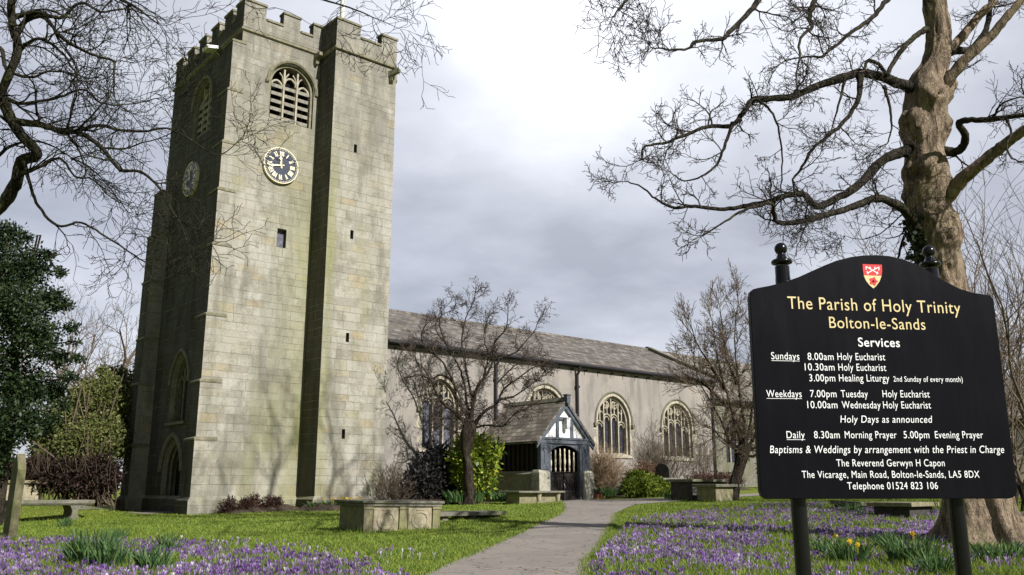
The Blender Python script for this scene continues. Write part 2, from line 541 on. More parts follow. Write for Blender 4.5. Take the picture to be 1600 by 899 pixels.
def make_leaf(name, stops, rough=0.5, spec=0.4, trans=0.15):
    m, g = material(name)
    geo = g.n('ShaderNodeNewGeometry')
    ob = g.n('ShaderNodeTexCoord').outputs['Object']
    f = g.math('ADD', g.math('MULTIPLY', geo.outputs['Random Per Island'], 0.65), g.math('MULTIPLY', g.noise(ob, 1.1, 3), 0.35))
    col = g.ramp(f, stops)
    b = g.n('ShaderNodeBsdfPrincipled', {'Base Color': col, 'Roughness': rough, 'Specular IOR Level': spec})
    t = g.n('ShaderNodeBsdfTranslucent', {0: col})
    mx = g.n('ShaderNodeMixShader', {0: trans, 1: b.outputs[0], 2: t.outputs[0]})
    g.n('ShaderNodeOutputMaterial', {0: mx.outputs[0]})
    return m

def make_tinted(name, rough=0.6, trans=0.3):
    m, g = material(name)
    at = g.n('ShaderNodeAttribute', attribute_name='tint')
    b = g.n('ShaderNodeBsdfPrincipled', {'Base Color': at.outputs[0], 'Roughness': rough, 'Specular IOR Level': 0.2})
    t = g.n('ShaderNodeBsdfTranslucent', {0: at.outputs[0]})
    mx = g.n('ShaderNodeMixShader', {0: trans, 1: b.outputs[0], 2: t.outputs[0]})
    g.n('ShaderNodeOutputMaterial', {0: mx.outputs[0]})
    return m

def make_lawn(name):
    m, g = material(name)
    ob = g.n('ShaderNodeTexCoord').outputs['Object']
    n1 = g.noise(ob, 0.35, 5, 0.6)
    n2 = g.noise(ob, 7, 6, 0.7)
    n3 = g.noise(ob, 40, 3, 0.7)
    c = g.ramp(n2, [(0.3, (0.095, 0.135, 0.016)), (0.5, (0.165, 0.22, 0.027)), (0.7, (0.24, 0.275, 0.048))])
    c = g.mix(g.math('MULTIPLY', g.smooth(n1, 0.45, 0.65), 0.5), c, (0.17, 0.17, 0.04))
    c = g.mix(0.5, c, g.ramp(n3, [(0.3, (0.25, 0.25, 0.25)), (0.7, (0.75, 0.75, 0.72))]), 'OVERLAY')
    finish(g, c, 0.9, g.math('ADD', n2, n3), 0.8, 0.04, 0.1)
    return m

def make_tarmac(name):
    m, g = material(name)
    ob = g.n('ShaderNodeTexCoord').outputs['Object']
    a = g.noise(ob, 60, 4, 0.8)
    b = g.noise(ob, 1.2, 6, 0.6)
    v = g.n('ShaderNodeTexVoronoi', {'Vector': g.vmath('ADD', ob, g.vmath('MULTIPLY', g.noise(ob, 2.5, 3, 0.6, 1), (0.5, 0.5, 0.5))), 'Scale': 0.9}, feature='DISTANCE_TO_EDGE').outputs[0]
    c = g.ramp(a, [(0.3, (0.2, 0.174, 0.152)), (0.6, (0.295, 0.26, 0.23)), (0.8, (0.39, 0.35, 0.312))])
    c = g.mix(g.math('MULTIPLY', g.smooth(b, 0.45, 0.7), 0.4), c, (0.22, 0.2, 0.18))
    c = g.mix(g.math('MULTIPLY', g.math('SUBTRACT', 1.0, g.smooth(v, 0.004, 0.02)), 0.6), c, (0.09, 0.085, 0.065))
    pz = g.noise(ob, 0.55, 3, 0.5)
    c = g.mix(g.math('MULTIPLY', g.smooth(pz, 0.53, 0.56), 0.3), c, (0.17, 0.155, 0.14))
    gr = g.noise(ob, 16, 5, 0.75)
    c = g.mix(g.math('MULTIPLY', g.smooth(gr, 0.6, 0.7), 0.5), c, (0.14, 0.125, 0.1))
    finish(g, c, 0.9, a, 0.4, 0.01, 0.2)
    return m

def make_soil(name):
    m, g = material(name)
    ob = g.n('ShaderNodeTexCoord').outputs['Object']
    a = g.noise(ob, 9, 7, 0.75)
    b = g.noise(ob, 30, 4, 0.7)
    c = g.ramp(a, [(0.3, (0.035, 0.026, 0.018)), (0.55, (0.10, 0.078, 0.055)), (0.75, (0.22, 0.18, 0.14))])
    finish(g, c, 0.95, g.math('ADD', a, b), 1.0, 0.05, 0.1)
    return m

def make_sign(name):
    m, g = material(name)
    ob = g.n('ShaderNodeTexCoord').outputs['Object']
    a = g.noise(g.vmath('MULTIPLY', ob, (3.0, 1.0, 0.8)), 3.0, 7, 0.7)
    sp = g.noise(ob, 70, 3, 0.6)
    dust = g.math('ADD', g.math('MULTIPLY', g.smooth(a, 0.5, 0.75), 0.5), g.math('MULTIPLY', g.smooth(sp, 0.68, 0.75), 0.5))
    col = g.mix(g.math('MULTIPLY', dust, 0.02), (0.004, 0.004, 0.006), (0.12, 0.115, 0.105))
    finish(g, col, g.math('ADD', 0.2, g.math('MULTIPLY', a, 0.18)), a, 0.04, 0.01, 0.12)
    return m

M = dict(
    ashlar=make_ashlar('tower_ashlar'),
    dressed=make_old_stone('dressed_stone', (0.44, 0.395, 0.31), (0.3, 0.27, 0.19), 0.25),
    drip=make_old_stone('weathered_moulding', (0.25, 0.23, 0.165), (0.15, 0.145, 0.075), 0.5),
    porchstone=make_old_stone('porch_stone', (0.29, 0.275, 0.22), (0.19, 0.185, 0.11), 0.5),  # lowered and mossed so the porch side's shade is partly in the colour
    pierstone=make_old_stone('pier_stone', (0.38, 0.36, 0.29), (0.3, 0.29, 0.2), 0.35),
    tomb=make_old_stone('tomb_stone', (0.25, 0.225, 0.145), (0.19, 0.19, 0.075), 0.6),
    headstone=make_old_stone('headstone_stone', (0.17, 0.155, 0.095), (0.13, 0.135, 0.05), 0.6),
    tombpale=make_old_stone('tomb_panel_stone', (0.36, 0.315, 0.225), (0.26, 0.235, 0.135), 0.4),
    slab=make_old_stone('mossy_slab', (0.19, 0.18, 0.145), (0.12, 0.13, 0.05), 0.6),
    darkslate_stone=make_old_stone('dark_headstone', (0.065, 0.06, 0.055), (0.06, 0.065, 0.035), 0.4),
    render=make_render('roughcast_render'),
    slate=make_slate('nave_slate'),
    porchslate=make_slate('porch_slate', 0.3, 0.22, (0.17, 0.15, 0.125)),
    glass=make_glass('leaded_glass'),
    glasspale=make_glass('storm_glazing', (0.13, 0.13, 0.165), (0.085, 0.085, 0.1), 4.5),
    black=plain('black_paint', (0.006, 0.006, 0.007), 0.22, 0.1, 20, 0.02, 0.35),
    gutter=plain('gutter_iron', (0.018, 0.016, 0.02), 0.4, 0.3, 9, 0.1, 0.5),
    signblack=make_sign('sign_black'),
    white=plain('white_paint', (0.78, 0.78, 0.76), 0.5, 0.06, 5, 0.1),
    lettwhite=plain('letter_white', (0.85, 0.85, 0.86), 0.5, 0.02, 5, 0.0),
    gold=plain('gilding', (0.85, 0.77, 0.54), 0.4, 0.15, 14, 0.05, 0.6),
    lettgold=plain('letter_gold', (0.70, 0.57, 0.29), 0.5, 0.05, 14, 0.0),
    navy=plain('clock_navy', (0.02, 0.03, 0.055), 0.4, 0.2, 10, 0.02, 0.5),
    red=plain('crest_red', (0.62, 0.03, 0.03), 0.5, 0.1, 20, 0.0),
    bluegrey=plain('timber_blue_grey', (0.082, 0.094, 0.115), 0.6, 0.3, 8, 0.3, 0.4),
    darkwood=plain('dark_oak', (0.014, 0.01, 0.008), 0.7, 0.5, 9, 0.4),
    cream=plain('cream_wood', (0.62, 0.56, 0.42), 0.6, 0.12, 12, 0.2),
    louvre=plain('louvre_slate', (0.27, 0.255, 0.205), 0.85, 0.35, 8, 0.4),
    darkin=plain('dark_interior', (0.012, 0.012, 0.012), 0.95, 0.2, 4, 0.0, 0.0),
    greymetal=plain('grey_metal', (0.32, 0.33, 0.34), 0.45, 0.2, 10, 0.05),
    bark=make_bark('sycamore_bark', (0.29, 0.222, 0.158), 0.3, 4.2, 0.25),
    limbbark=make_bark('limb_bark', (0.05, 0.043, 0.033), 0.35, 3.0),
    darkbark=make_bark('dark_bark', (0.06, 0.048, 0.037), 0.3, 4.0),
    lefthbark=make_bark('left_bark', (0.042, 0.038, 0.027), 0.4, 3.0, 0.3),
    twig=plain('twig_bark', (0.045, 0.037, 0.031), 0.85, 0.35, 3, 0.0),
    twigbrown=plain('twig_brown', (0.12, 0.09, 0.062), 0.85, 0.35, 3, 0.0),
    twigdark=plain('twig_dark_brown', (0.07, 0.054, 0.042), 0.85, 0.35, 3, 0.0),
    twigstraw=plain('twig_straw', (0.33, 0.24, 0.15), 0.85, 0.35, 3, 0.0),
    twigred=plain('twig_red', (0.13, 0.06, 0.045), 0.85, 0.35, 3, 0.0),
    holly=make_leaf('holly_leaf', [(0.1, (0.008, 0.015, 0.007)), (0.5, (0.018, 0.035, 0.011)), (0.9, (0.05, 0.075, 0.022))], 0.5, 0.35, 0.06),
    laurel=make_leaf('laurel_leaf', [(0.1, (0.05, 0.10, 0.015)), (0.45, (0.17, 0.25, 0.025)), (0.9, (0.42, 0.42, 0.05))], 0.4, 0.4, 0.2),
    bush=make_leaf('bush_leaf', [(0.1, (0.05, 0.07, 0.018)), (0.5, (0.12, 0.14, 0.035)), (0.9, (0.2, 0.2, 0.07))], 0.6, 0.3, 0.12),
    beech=make_leaf('beech_leaf', [(0.1, (0.012, 0.008, 0.006)), (0.6, (0.034, 0.02, 0.015)), (0.95, (0.07, 0.042, 0.028))], 0.7, 0.2, 0.1),
    darkbush=make_leaf('dark_bush_leaf', [(0.1, (0.008, 0.009, 0.010)), (0.6, (0.025, 0.024, 0.024)), (0.95, (0.05, 0.04, 0.04))], 0.6, 0.3, 0.1),
    juniper=make_leaf('juniper_leaf', [(0.1, (0.04, 0.07, 0.008)), (0.5, (0.11, 0.16, 0.015)), (0.95, (0.25, 0.28, 0.03))], 0.6, 0.2, 0.15),
    russet=make_leaf('russet_leaf', [(0.1, (0.09, 0.05, 0.03)), (0.6, (0.19, 0.115, 0.07)), (0.95, (0.28, 0.18, 0.11))], 0.7, 0.2, 0.15),
    heather=make_leaf('heather_leaf', [(0.1, (0.035, 0.02, 0.016)), (0.6, (0.085, 0.045, 0.035)), (0.95, (0.15, 0.085, 0.06))], 0.8, 0.1, 0.1),
    hedge=make_leaf('hedge_leaf', [(0.1, (0.02, 0.04, 0.008)), (0.5, (0.05, 0.085, 0.015)), (0.95, (0.1, 0.14, 0.03))], 0.6, 0.3, 0.12),
    ivy=make_leaf('ivy_leaf', [(0.1, (0.008, 0.014, 0.006)), (0.6, (0.022, 0.035, 0.012)), (0.95, (0.06, 0.08, 0.03))], 0.45, 0.4, 0.1),
    blade=make_leaf('daffodil_blade', [(0.1, (0.035, 0.085, 0.03)), (0.5, (0.07, 0.14, 0.045)), (0.95, (0.17, 0.24, 0.07))], 0.5, 0.3, 0.25),
    yellow=make_leaf('daffodil_petal', [(0.1, (0.75, 0.45, 0.01)), (0.9, (0.9, 0.65, 0.04))], 0.5, 0.3, 0.25),
    grassblade=make_leaf('grass_blade', [(0.05, (0.05, 0.095, 0.016)), (0.35, (0.12, 0.185, 0.03)), (0.6, (0.21, 0.285, 0.036)), (0.9, (0.31, 0.34, 0.08))], 0.6, 0.25, 0.25),
    lawn=make_lawn('lawn_turf'),
    tarmac=make_tarmac('path_tarmac'),
    soil=make_soil('bed_soil'),
    tint=make_tinted('crocus_petal', 0.55, 0.3),
)

# ------------------------------------------------------------------ ground, path, beds
def ground_sheet():
    xs = np.unique(np.concatenate([np.linspace(-900, -60, 15), np.linspace(-60, 60, 161), np.linspace(60, 900, 15)]))
    ys = np.unique(np.concatenate([np.linspace(-60, 0, 9), np.linspace(0, 60, 121), np.linspace(60, 1800, 20)]))
    X, Y = np.meshgrid(xs, ys)
    Z = ground(X, Y)
    V = np.stack([X.ravel(), Y.ravel(), Z.ravel()], 1)
    nx, ny = len(xs), len(ys)
    i = np.arange((ny - 1) * (nx - 1)); r = i // (nx - 1); c = i % (nx - 1)
    a = r * nx + c
    Fq = np.stack([a, a + 1, a + nx + 1, a + nx], 1)
    o = fast_mesh('lawn_ground', V, Fq, M['lawn'], smooth=True)
    tag(o, kind='structure')
ground_sheet()

def strip(name, pairs, mat, lift, sub=8, crown=0.0):
    L = [np.array(a, float) for a, b in pairs]; Rr = [np.array(b, float) for a, b in pairs]
    V, nx = [], 9
    def cat(P, t):
        i = min(int(t), len(P) - 2); f = t - i
        p0, p1, p2, p3 = P[max(i - 1, 0)], P[i], P[i + 1], P[min(i + 2, len(P) - 1)]
        return 0.5 * ((2 * p1) + (p2 - p0) * f + (2 * p0 - 5 * p1 + 4 * p2 - p3) * f * f + (3 * p1 - p0 - 3 * p2 + p3) * f ** 3)
    N = (len(pairs) - 1) * sub + 1
    rng = random.Random(5)
    for k in range(N):
        t = k / sub
        a, b = cat(L, min(t, len(L) - 1.0001)), cat(Rr, min(t, len(L) - 1.0001))
        for j in range(nx):
            q = j / (nx - 1)
            if j in (0, nx - 1): q += rng.uniform(-0.02, 0.02)
            p = a + (b - a) * q
            V.append((p[0], p[1], ground(p[0], p[1]) + lift + crown * 4 * q * (1 - q)))
    Fq = []
    for k in range(N - 1):
        for j in range(nx - 1):
            a = k * nx + j
            Fq.append((a, a + 1, a + nx + 1, a + nx))
    o = fast_mesh(name, V, Fq, mat, smooth=True)
    tag(o, kind='structure')
    return o

def g2(px, py):
    return gp(px, py)[:2]
PATH_L = [np.array([-1.55, 1.0]), np.array([-1.35, 5.0]), g2(668, 899), g2(760, 859), g2(838, 822), g2(880, 800), ch(24.0, 25.2)[:2], ch(24.0, 26.2)[:2]]
PATH_R = [np.array([0.35, 1.0]), np.array([0.6, 5.0]), g2(912, 899), g2(934, 862), g2(950, 832), g2(960, 812), ch(25.9, 24.2)[:2], ch(25.9, 26.2)[:2]]
strip('path', list(zip(PATH_L, PATH_R)), M['tarmac'], 0.022)
# the branch that turns right, past the porch and on along the church
BR_L = [ch(24.2, 25.0)[:2], ch(26.2, 25.3)[:2], ch(28.0, 24.3)[:2], ch(32, 23.7)[:2], ch(40, 23.2)[:2], ch(52, 22.6)[:2]]
BR_R = [g2(930, 814), g2(960, 804), g2(978, 795), g2(1003, 788), ch(38, 21.8)[:2], ch(52, 21.0)[:2]]
strip('side_path', list(zip(BR_R, BR_L)), M['tarmac'], 0.014)
# worn gravel by the west door of the tower
strip('gravel_path', [(ch(8.6, 33.0)[:2], ch(8.6, 33.9)[:2]), (ch(10.6, 32.8)[:2], ch(10.6, 35.2)[:2]), (ch(12.45, 32.8)[:2], ch(12.45, 36.0)[:2])], M['tarmac'], 0.018)

def bed(name, e0, e1, n0, n1, hgt, seed):
    rng = random.Random(seed)
    nx, ny = int((e1 - e0) * 5), 7
    V, Fq = [], []
    for i in range(nx + 1):
        for j in range(ny + 1):
            e = e0 + (e1 - e0) * i / nx; q = j / ny
            wob = 0.22 * mnoise.noise(Vector((e * 0.9, seed, 0)))
            n = n1 + (n0 + wob - n1) * q
            p = ch(e, n)
            ed = min(i, nx - i) / 3.0
            h = hgt * min(1, ed) * (1 - q ** 3) + 0.05 * mnoise.noise(Vector((p[0] * 3, p[1] * 3, 0)))
            V.append((p[0], p[1], ground(p[0], p[1]) + (max(0.006, h) if q < 1 else -0.03)))
    for i in range(nx):
        for j in range(ny):
            a = i * (ny + 1) + j
            Fq.append((a, a + 1, a + ny + 2, a + ny + 1)[::-1])
    tag(fast_mesh(name, V, Fq, M['soil'], smooth=True), kind='structure')
bed('tower_soil_bed', 12.7, 15.85, 29.5, 30.64, 0.22, 1)
bed('turret_soil_bed', 15.0, 23.0, 27.9, 29.42, 0.25, 2)
bed('nave_soil_bed', 26.9, 40.0, 27.2, 29.62, 0.2, 3)

# ------------------------------------------------------------------ church frames
def FR_S(e0, n0):          # wall facing south: u east, v up, w outwards (south)
    return lambda u, v, w: (e0 + u, n0 - w, v)

def FR_W(e0, n0):          # wall facing west: u runs south (to the right seen from outside), w outwards (west)
    return lambda u, v, w: (e0 - w, n0 - u, v)

def arch_pts(w, zs, zsp, zap, n=9):
    """outline counter-clockwise from bottom left; opening of width w centred on 0"""
    h = zap - zsp; hw = w / 2
    pts = [(-hw, zs), (hw, zs)]
    arc = []
    if h >= hw * 0.98:
        r = (h * h + hw * hw) / w
        cxr = hw - r
        a1 = math.asin(min(1, h / r))
        for i in range(n):
            a = a1 * i / (n - 1)
            arc.append((cxr + r * math.cos(a), zsp + r * math.sin(a)))
    else:
        for i in range(n):
            a = math.pi / 2 * i / (n - 1)
            arc.append((hw * math.cos(a) ** 0.92, zsp + h * math.sin(a) ** 1.0))
    pts += arc
    pts += [(-u, v) for u, v in arc[-2::-1]]
    return pts

def arch_line(w, zsp, zap, n=9):
    return arch_pts(w, 0, zsp, zap, n)[2:]

def shift(pts, du, dv=0):
    return [(u + du, v + dv) for u, v in pts]

def sweep2(mb, pts, fr, rad, w, n=5):
    mb.tube([fr(u, v, w) for u, v in pts], rad, n)

# ------------------------------------------------------------------ church tower
T_ORG = np.array([11.75, 30.7, -1.0])
GP0 = ch(T_ORG[0], T_ORG[1], T_ORG[2])
tower = thing('church_tower', GP0, 'tall square stone church tower with battlements, clocks and a stair turret at its corner', 'church tower', CH_ROT)
E0, E1, N0, N1 = 12.45, 19.5, 30.76, 38.1
ZT = 17.62
def tmb(): return MB(T_ORG)
fs_t, fw_t = FR_S(0, N0), FR_W(E0, 0)

bel = shift(arch_pts(1.92, 14.22, 15.75, 16.72), 14.66)
smallw = [(14.40, 9.05), (14.78, 9.05), (14.78, 9.8), (14.40, 9.8)]
WC = -34.45            # u of the west face's centre line (u = -n)
belw = shift(arch_pts(1.92, 14.22, 15.75, 16.72), WC)
wwin = shift(arch_pts(1.75, 2.5, 4.0, 5.15), WC)
wdoor = shift(arch_pts(1.9, -1.0, 0.65, 1.82), WC - 0.1)
w = tmb()
w.panel([(E0, -1.6), (E1, -1.6), (E1, ZT), (E0, ZT)], [bel, smallw], fs_t, 0.7)
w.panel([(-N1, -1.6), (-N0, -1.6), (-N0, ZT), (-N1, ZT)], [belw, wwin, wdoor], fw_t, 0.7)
w.add([(E1, N0, -1.6), (E1, N1, -1.6), (E1, N1, ZT), (E1, N0, ZT)], [(0, 1, 2, 3)])
w.add([(E0, N1, -1.6), (E1, N1, -1.6), (E1, N1, ZT), (E0, N1, ZT)], [(3, 2, 1, 0)])
w.add([(E0, N0, ZT), (E1, N0, ZT), (E1, N1, ZT), (E0, N1, ZT)], [(0, 1, 2, 3)])
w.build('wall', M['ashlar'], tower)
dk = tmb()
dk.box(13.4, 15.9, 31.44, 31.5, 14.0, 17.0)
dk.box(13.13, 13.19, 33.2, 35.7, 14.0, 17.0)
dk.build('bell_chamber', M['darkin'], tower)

# chamfered plinth and string courses
p = tmb()
def skirt(mb, e0, e1, n0, n1, z0, z1, o0, o1):
    """sloping band round a rectangular plan: offset o0 at z0, o1 at z1"""
    def rect(o, z): return [(e0 - o, n0 - o, z), (e1 + o, n0 - o, z), (e1 + o, n1 + o, z), (e0 - o, n1 + o, z)]
    a, b = rect(o0, z0), rect(o1, z1)
    mb.add(a + b, [(i, (i + 1) % 4, (i + 1) % 4 + 4, i + 4) for i in range(4)])
def course(mb, e0, e1, n0, n1, z0, z1, out, slope=0.06):
    skirt(mb, e0, e1, n0, n1, z0, z1, out, out)
    skirt(mb, e0, e1, n0, n1, z1, z1 + slope, out, 0.0)
    skirt(mb, e0, e1, n0, n1, z0 - slope * 0.7, z0, 0.0, out)
course(p, E0, E1, N0, N1, -1.6, -0.42, 0.13, 0.12)
p.build('plinth', M['ashlar'], tower)
sc_ = tmb()
course(sc_, E0, E1, N0, N1, 17.54, 17.62, 0.085, 0.07)
sc_.build('string_course', M['drip'], tower)

def parapet(mb, cop, runs, base, low, high, th):
    """runs: list of (frame, u0, u1, [(m0, m1), ...])"""
    for fr, u0, u1, mer in runs:
        def bx(m, a, b, z0, z1, wi, wo):
            m.hexa([fr(a, z0, wi), fr(b, z0, wi), fr(b, z0, wo), fr(a, z0, wo), fr(a, z1, wi), fr(b, z1, wi), fr(b, z1, wo), fr(a, z1, wo)])
        bx(mb, u0, u1, base, low, -th, 0)
        last = u0
        for a, b in mer:
            bx(mb, a, b, low, high, -th, 0)
            bx(cop.add_new(), a - 0.03, b + 0.03, high, high + 0.09, -th - 0.03, 0.05)
            if a - last > 0.05:
                bx(cop.add_new(), last + 0.032, a - 0.002, low, low + 0.09, -th - 0.03, 0.05)
            last = b
        if u1 - last > 0.05:
            bx(cop.add_new(), last + 0.002, u1 - 0.03, low, low + 0.09, -th - 0.03, 0.05)
class Each:
    """a list of separate stones, each linked as its own part"""
    def __init__(self): self.l = []
    def add_new(self):
        self.l.append(tmb()); return self.l[-1]
    def build(self, name, mat, parent):
        for m_ in self.l: m_.build(name, mat, parent)
pa, co = tmb(), Each()
runs = [(FR_S(0, N0 + 0.004), E0, 19.5, [(12.45, 13.36), (14.12, 14.86), (15.46, 16.2), (16.9, 17.6), (18.6, 19.5)]),
        (FR_W(E0 + 0.004, 0), -N1, -N0 - 0.36, [(-38.1, -37.3), (-36.75, -35.95), (-35.4, -34.6), (-34.05, -33.25), (-32.7, -31.9), (-31.55, -31.12)]),
        (FR_W(E1, 0), -N1, -N0 - 0.36, [(-38.1, -37.3), (-36.75, -35.95), (-35.4, -34.6), (-34.05, -33.25), (-32.7, -31.9)]),
        (FR_S(0, N1 - 0.35), E0 + 0.36, 19.1, [(13.6, 14.4), (15.0, 15.8), (16.4, 17.2)])]
parapet(pa, co, runs, 17.71, 18.26, 18.84, 0.35)
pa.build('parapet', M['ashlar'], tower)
co.build('coping', M['drip'], tower)

# stair turret at the south side
TE0, TE1, TN0, TN1 = 15.85, 18.75, 29.48, 31.0
ts = FR_S(0, TN0)
slits = [[(16.86, z), (17.0, z), (17.0, z + 0.36), (16.86, z + 0.36)] for z in (1.78, 5.44, 9.55, 13.16)]
t = tmb()
ZTT = 17.32
t.panel([(TE0, -1.6), (TE1, -1.6), (TE1, ZTT), (TE0, ZTT)], slits, ts, 0.35)
t.add([(TE0, TN0, -1.6), (TE0, TN1, -1.6), (TE0, TN1, ZTT), (TE0, TN0, ZTT)], [(0, 3, 2, 1)][::-1])
t.add([(TE1, TN0, -1.6), (TE1, TN1, -1.6), (TE1, TN1, ZTT), (TE1, TN0, ZTT)], [(0, 1, 2, 3)])
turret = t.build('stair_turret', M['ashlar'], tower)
for q, z in enumerate((1.78, 5.44, 9.55, 13.16)):
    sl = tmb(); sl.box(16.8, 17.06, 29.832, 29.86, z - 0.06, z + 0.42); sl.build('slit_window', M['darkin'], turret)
tp, tcop = tmb(), Each()
truns = [(ts, TE0, TE1, [(15.85, 16.95), (17.98, 18.75)]),
         (FR_W(TE0 + 0.002, 0), -32.2, -TN0 - 0.36, [(-32.2, -31.5), (-30.9, -29.845)]),
         (lambda u, v, w_: (TE1 + w_ - 0.002, u, v), TN0 + 0.36, 32.2, [(29.85, 30.3), (31.0, 31.7)]),
         (lambda u, v, w_: (u, 31.9 + w_, v), TE0 + 0.36, TE1 - 0.36, [(16.7, 17.5)])]
parapet(tp, tcop, truns, 17.5, 18.2, 18.72, 0.35)
tp.box(TE0 + 0.01, TE1 - 0.01, 31.0, 32.2, 17.0, 17.49)
tp.build('turret_parapet', M['ashlar'], turret)
tcop.build('coping', M['drip'], turret)
tsc = tmb()
course(tsc, TE0, TE1, TN0, 32.2, 17.4, 17.48, 0.075, 0.06)
tsc.build('string_course', M['drip'], turret)
tpl = tmb()
course(tpl, TE0, TE1, TN0, TN1, -1.6, -0.42, 0.13, 0.12)
tpl.build('plinth', M['ashlar'], turret)

# angle buttresses projecting west, stepping out downwards with a drip at each stage
def buttress(n0, n1, stages, nm='buttress'):
    b, drs = tmb(), Each()
    for i, (zt, we) in enumerate(stages):
        zb = stages[i + 1][0] if i + 1 < len(stages) else -0.42
        b.box(we, 12.6, n0, n1, zb, zt - (0.1 if i else 0.0))
        # sloped weathering with a projecting nose
        dr = drs.add_new()
        nx = stages[i - 1][1] if i else 12.44
        dr.hexa([(we - 0.035, n0 - 0.025, zt - 0.1), (12.61, n0 - 0.025, zt - 0.1), (12.61, n1 + 0.025, zt - 0.1), (we - 0.035, n1 + 0.025, zt - 0.1),
                 (we - 0.03, n0 - 0.03, zt - 0.04), (12.61, n0 - 0.03, zt - 0.04), (12.61, n1 + 0.03, zt - 0.04), (we - 0.03, n1 + 0.03, zt - 0.04)])
        dr.hexa([(we - 0.03, n0 - 0.003, zt - 0.038), (12.605, n0 - 0.003, zt - 0.038), (12.605, n1 + 0.003, zt - 0.038), (we - 0.03, n1 + 0.003, zt - 0.038),
                 (nx - 0.004, n0 - 0.003, zt + 0.02), (12.605, n0 - 0.003, zt + 0.02), (12.605, n1 + 0.003, zt + 0.02), (nx - 0.004, n1 + 0.003, zt + 0.02)])
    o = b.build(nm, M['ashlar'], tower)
    drs.build('drip_stone', M['drip'], o)
    pl = tmb()
    we = stages[-1][1]
    course(pl, we, 12.6, n0, n1, -1.6, -0.44, 0.10, 0.13)
    pl.build('plinth', M['ashlar'], o)
SW = [(17.0, 12.06), (14.94, 12.0), (12.79, 11.95), (10.9, 11.92), (8.78, 11.88), (6.15, 11.85), (3.75, 11.82), (1.72, 11.78)]
buttress(30.70, 31.62, SW)
buttress(37.22, 38.16, [(12.55, 12.02), (10.6, 11.9), (8.53, 11.87), (6.1, 11.84), (4.2, 11.8), (1.72, 11.78)])

# belfry windows: three louvred lights
def belfry(cu, fr, nm='belfry_window'):
    mb = tmb()
    al = arch_pts(1.92, 14.22, 15.75, 16.72, 11)
    inn = [(u * 0.9, v if v < 14.3 else 14.22 + (v - 14.22) * 0.965) for u, v in al]
    sh = lambda P: shift(P, cu)
    mb.ring(sh(inn), sh(al), fr, -0.32, -0.1)
    win = mb.build(nm, M['drip'], tower)
    # tracery: spandrel plate above three cusped light heads
    for k in (-1, 1):
        mu = tmb()
        mu.hexa([fr(cu + k * 0.29 - 0.036, 14.22, -0.34), fr(cu + k * 0.29 + 0.036, 14.22, -0.34), fr(cu + k * 0.29 + 0.036, 14.22, -0.14), fr(cu + k * 0.29 - 0.036, 14.22, -0.14),
                 fr(cu + k * 0.29 - 0.036, 16.5, -0.34), fr(cu + k * 0.29 + 0.036, 16.5, -0.34), fr(cu + k * 0.29 + 0.036, 16.5, -0.14), fr(cu + k * 0.29 - 0.036, 16.5, -0.14)])
        mu.build('mullion', M['dressed'], win)
    tr = tmb()
    for k, top in ((-1, 15.98), (0, 16.2), (1, 15.98)):
        hd = arch_line(0.50, top - 0.3, top, 7)
        tr.tube([fr(cu + k * 0.58 + u, v, -0.22) for u, v in hd], 0.05, 5)
    for k in (-1, 1):
        for s in (-1, 1):
            tr.tube([fr(cu + k * 0.29, 15.9, -0.2), fr(cu + k * 0.29 + s * 0.08, 16.2, -0.2), fr(cu + k * 0.29 + s * 0.2, 16.38 - (0.06 if s == k else 0), -0.2)], 0.035, 5)
    tr.build('tracery', M['dressed'], win)
    for k in (-1, 0, 1):
        for i in range(5):
            z = 14.34 + i * 0.33
            lo = tmb()
            a, b = cu + k * 0.58 - 0.235, cu + k * 0.58 + 0.235
            lo.hexa([fr(a, z + 0.17, -0.52), fr(b, z + 0.17, -0.52), fr(b, z - 0.02, -0.17), fr(a, z - 0.02, -0.17),
                     fr(a, z + 0.27, -0.52), fr(b, z + 0.27, -0.52), fr(b, z + 0.115, -0.15), fr(a, z + 0.115, -0.15)])
            lo.build('louvre', M['louvre'], win)
    ho = tmb()
    hl = arch_line(2.12, 15.72, 16.84, 13)
    hl = [(hl[0][0] + 0.1, hl[0][1])] + hl + [(hl[-1][0] - 0.1, hl[-1][1])]
    ho.tube([fr(cu + u, v, 0.03) for u, v in hl], 0.075, 6)
    ho.build('hood_mould', M['drip'], win)
belfry(14.66, fs_t)
belfry(WC, fw_t)

# little square window on the south side
sw = tmb(); sw.box(14.405, 14.775, 30.98, 31.0, 9.055, 9.795)
sw_o = sw.build('small_window', M['glasspale'], tower)
# west window and door
ww = tmb()
al = shift(arch_pts(1.75, 2.5, 4.0, 5.15), WC)
inn = shift([(u * 0.86, v if v < 2.6 else 2.5 + (v - 2.5) * 0.95) for u, v in arch_pts(1.75, 2.5, 4.0, 5.15)], WC)
ww.ring(inn, al, fw_t, -0.4, -0.15)
wwo = ww.build('west_window', M['drip'], tower)
gl = tmb(); gl.prism(al, fw_t, -0.45, -0.42); gl.build('pane', M['glass'], wwo)
for k in (-0.26, 0.26):
    mu = tmb(); mu.tube([fw_t(WC + k, 2.5, -0.3), fw_t(WC + k, 4.6, -0.3)], 0.05, 6); mu.build('mullion', M['drip'], wwo)
tr = tmb()
for k in (-0.52, 0, 0.52):
    tr.tube([fw_t(WC + k + u, v, -0.3) for u, v in arch_line(0.5, 3.9, 4.3, 7)], 0.04, 5)
tr.build('tracery', M['drip'], wwo)
hm = tmb(); hm.tube([fw_t(WC + u, v, 0.02) for u, v in arch_line(2.0, 3.95, 5.28, 13)], 0.07, 6); hm.build('hood_mould', M['drip'], wwo)
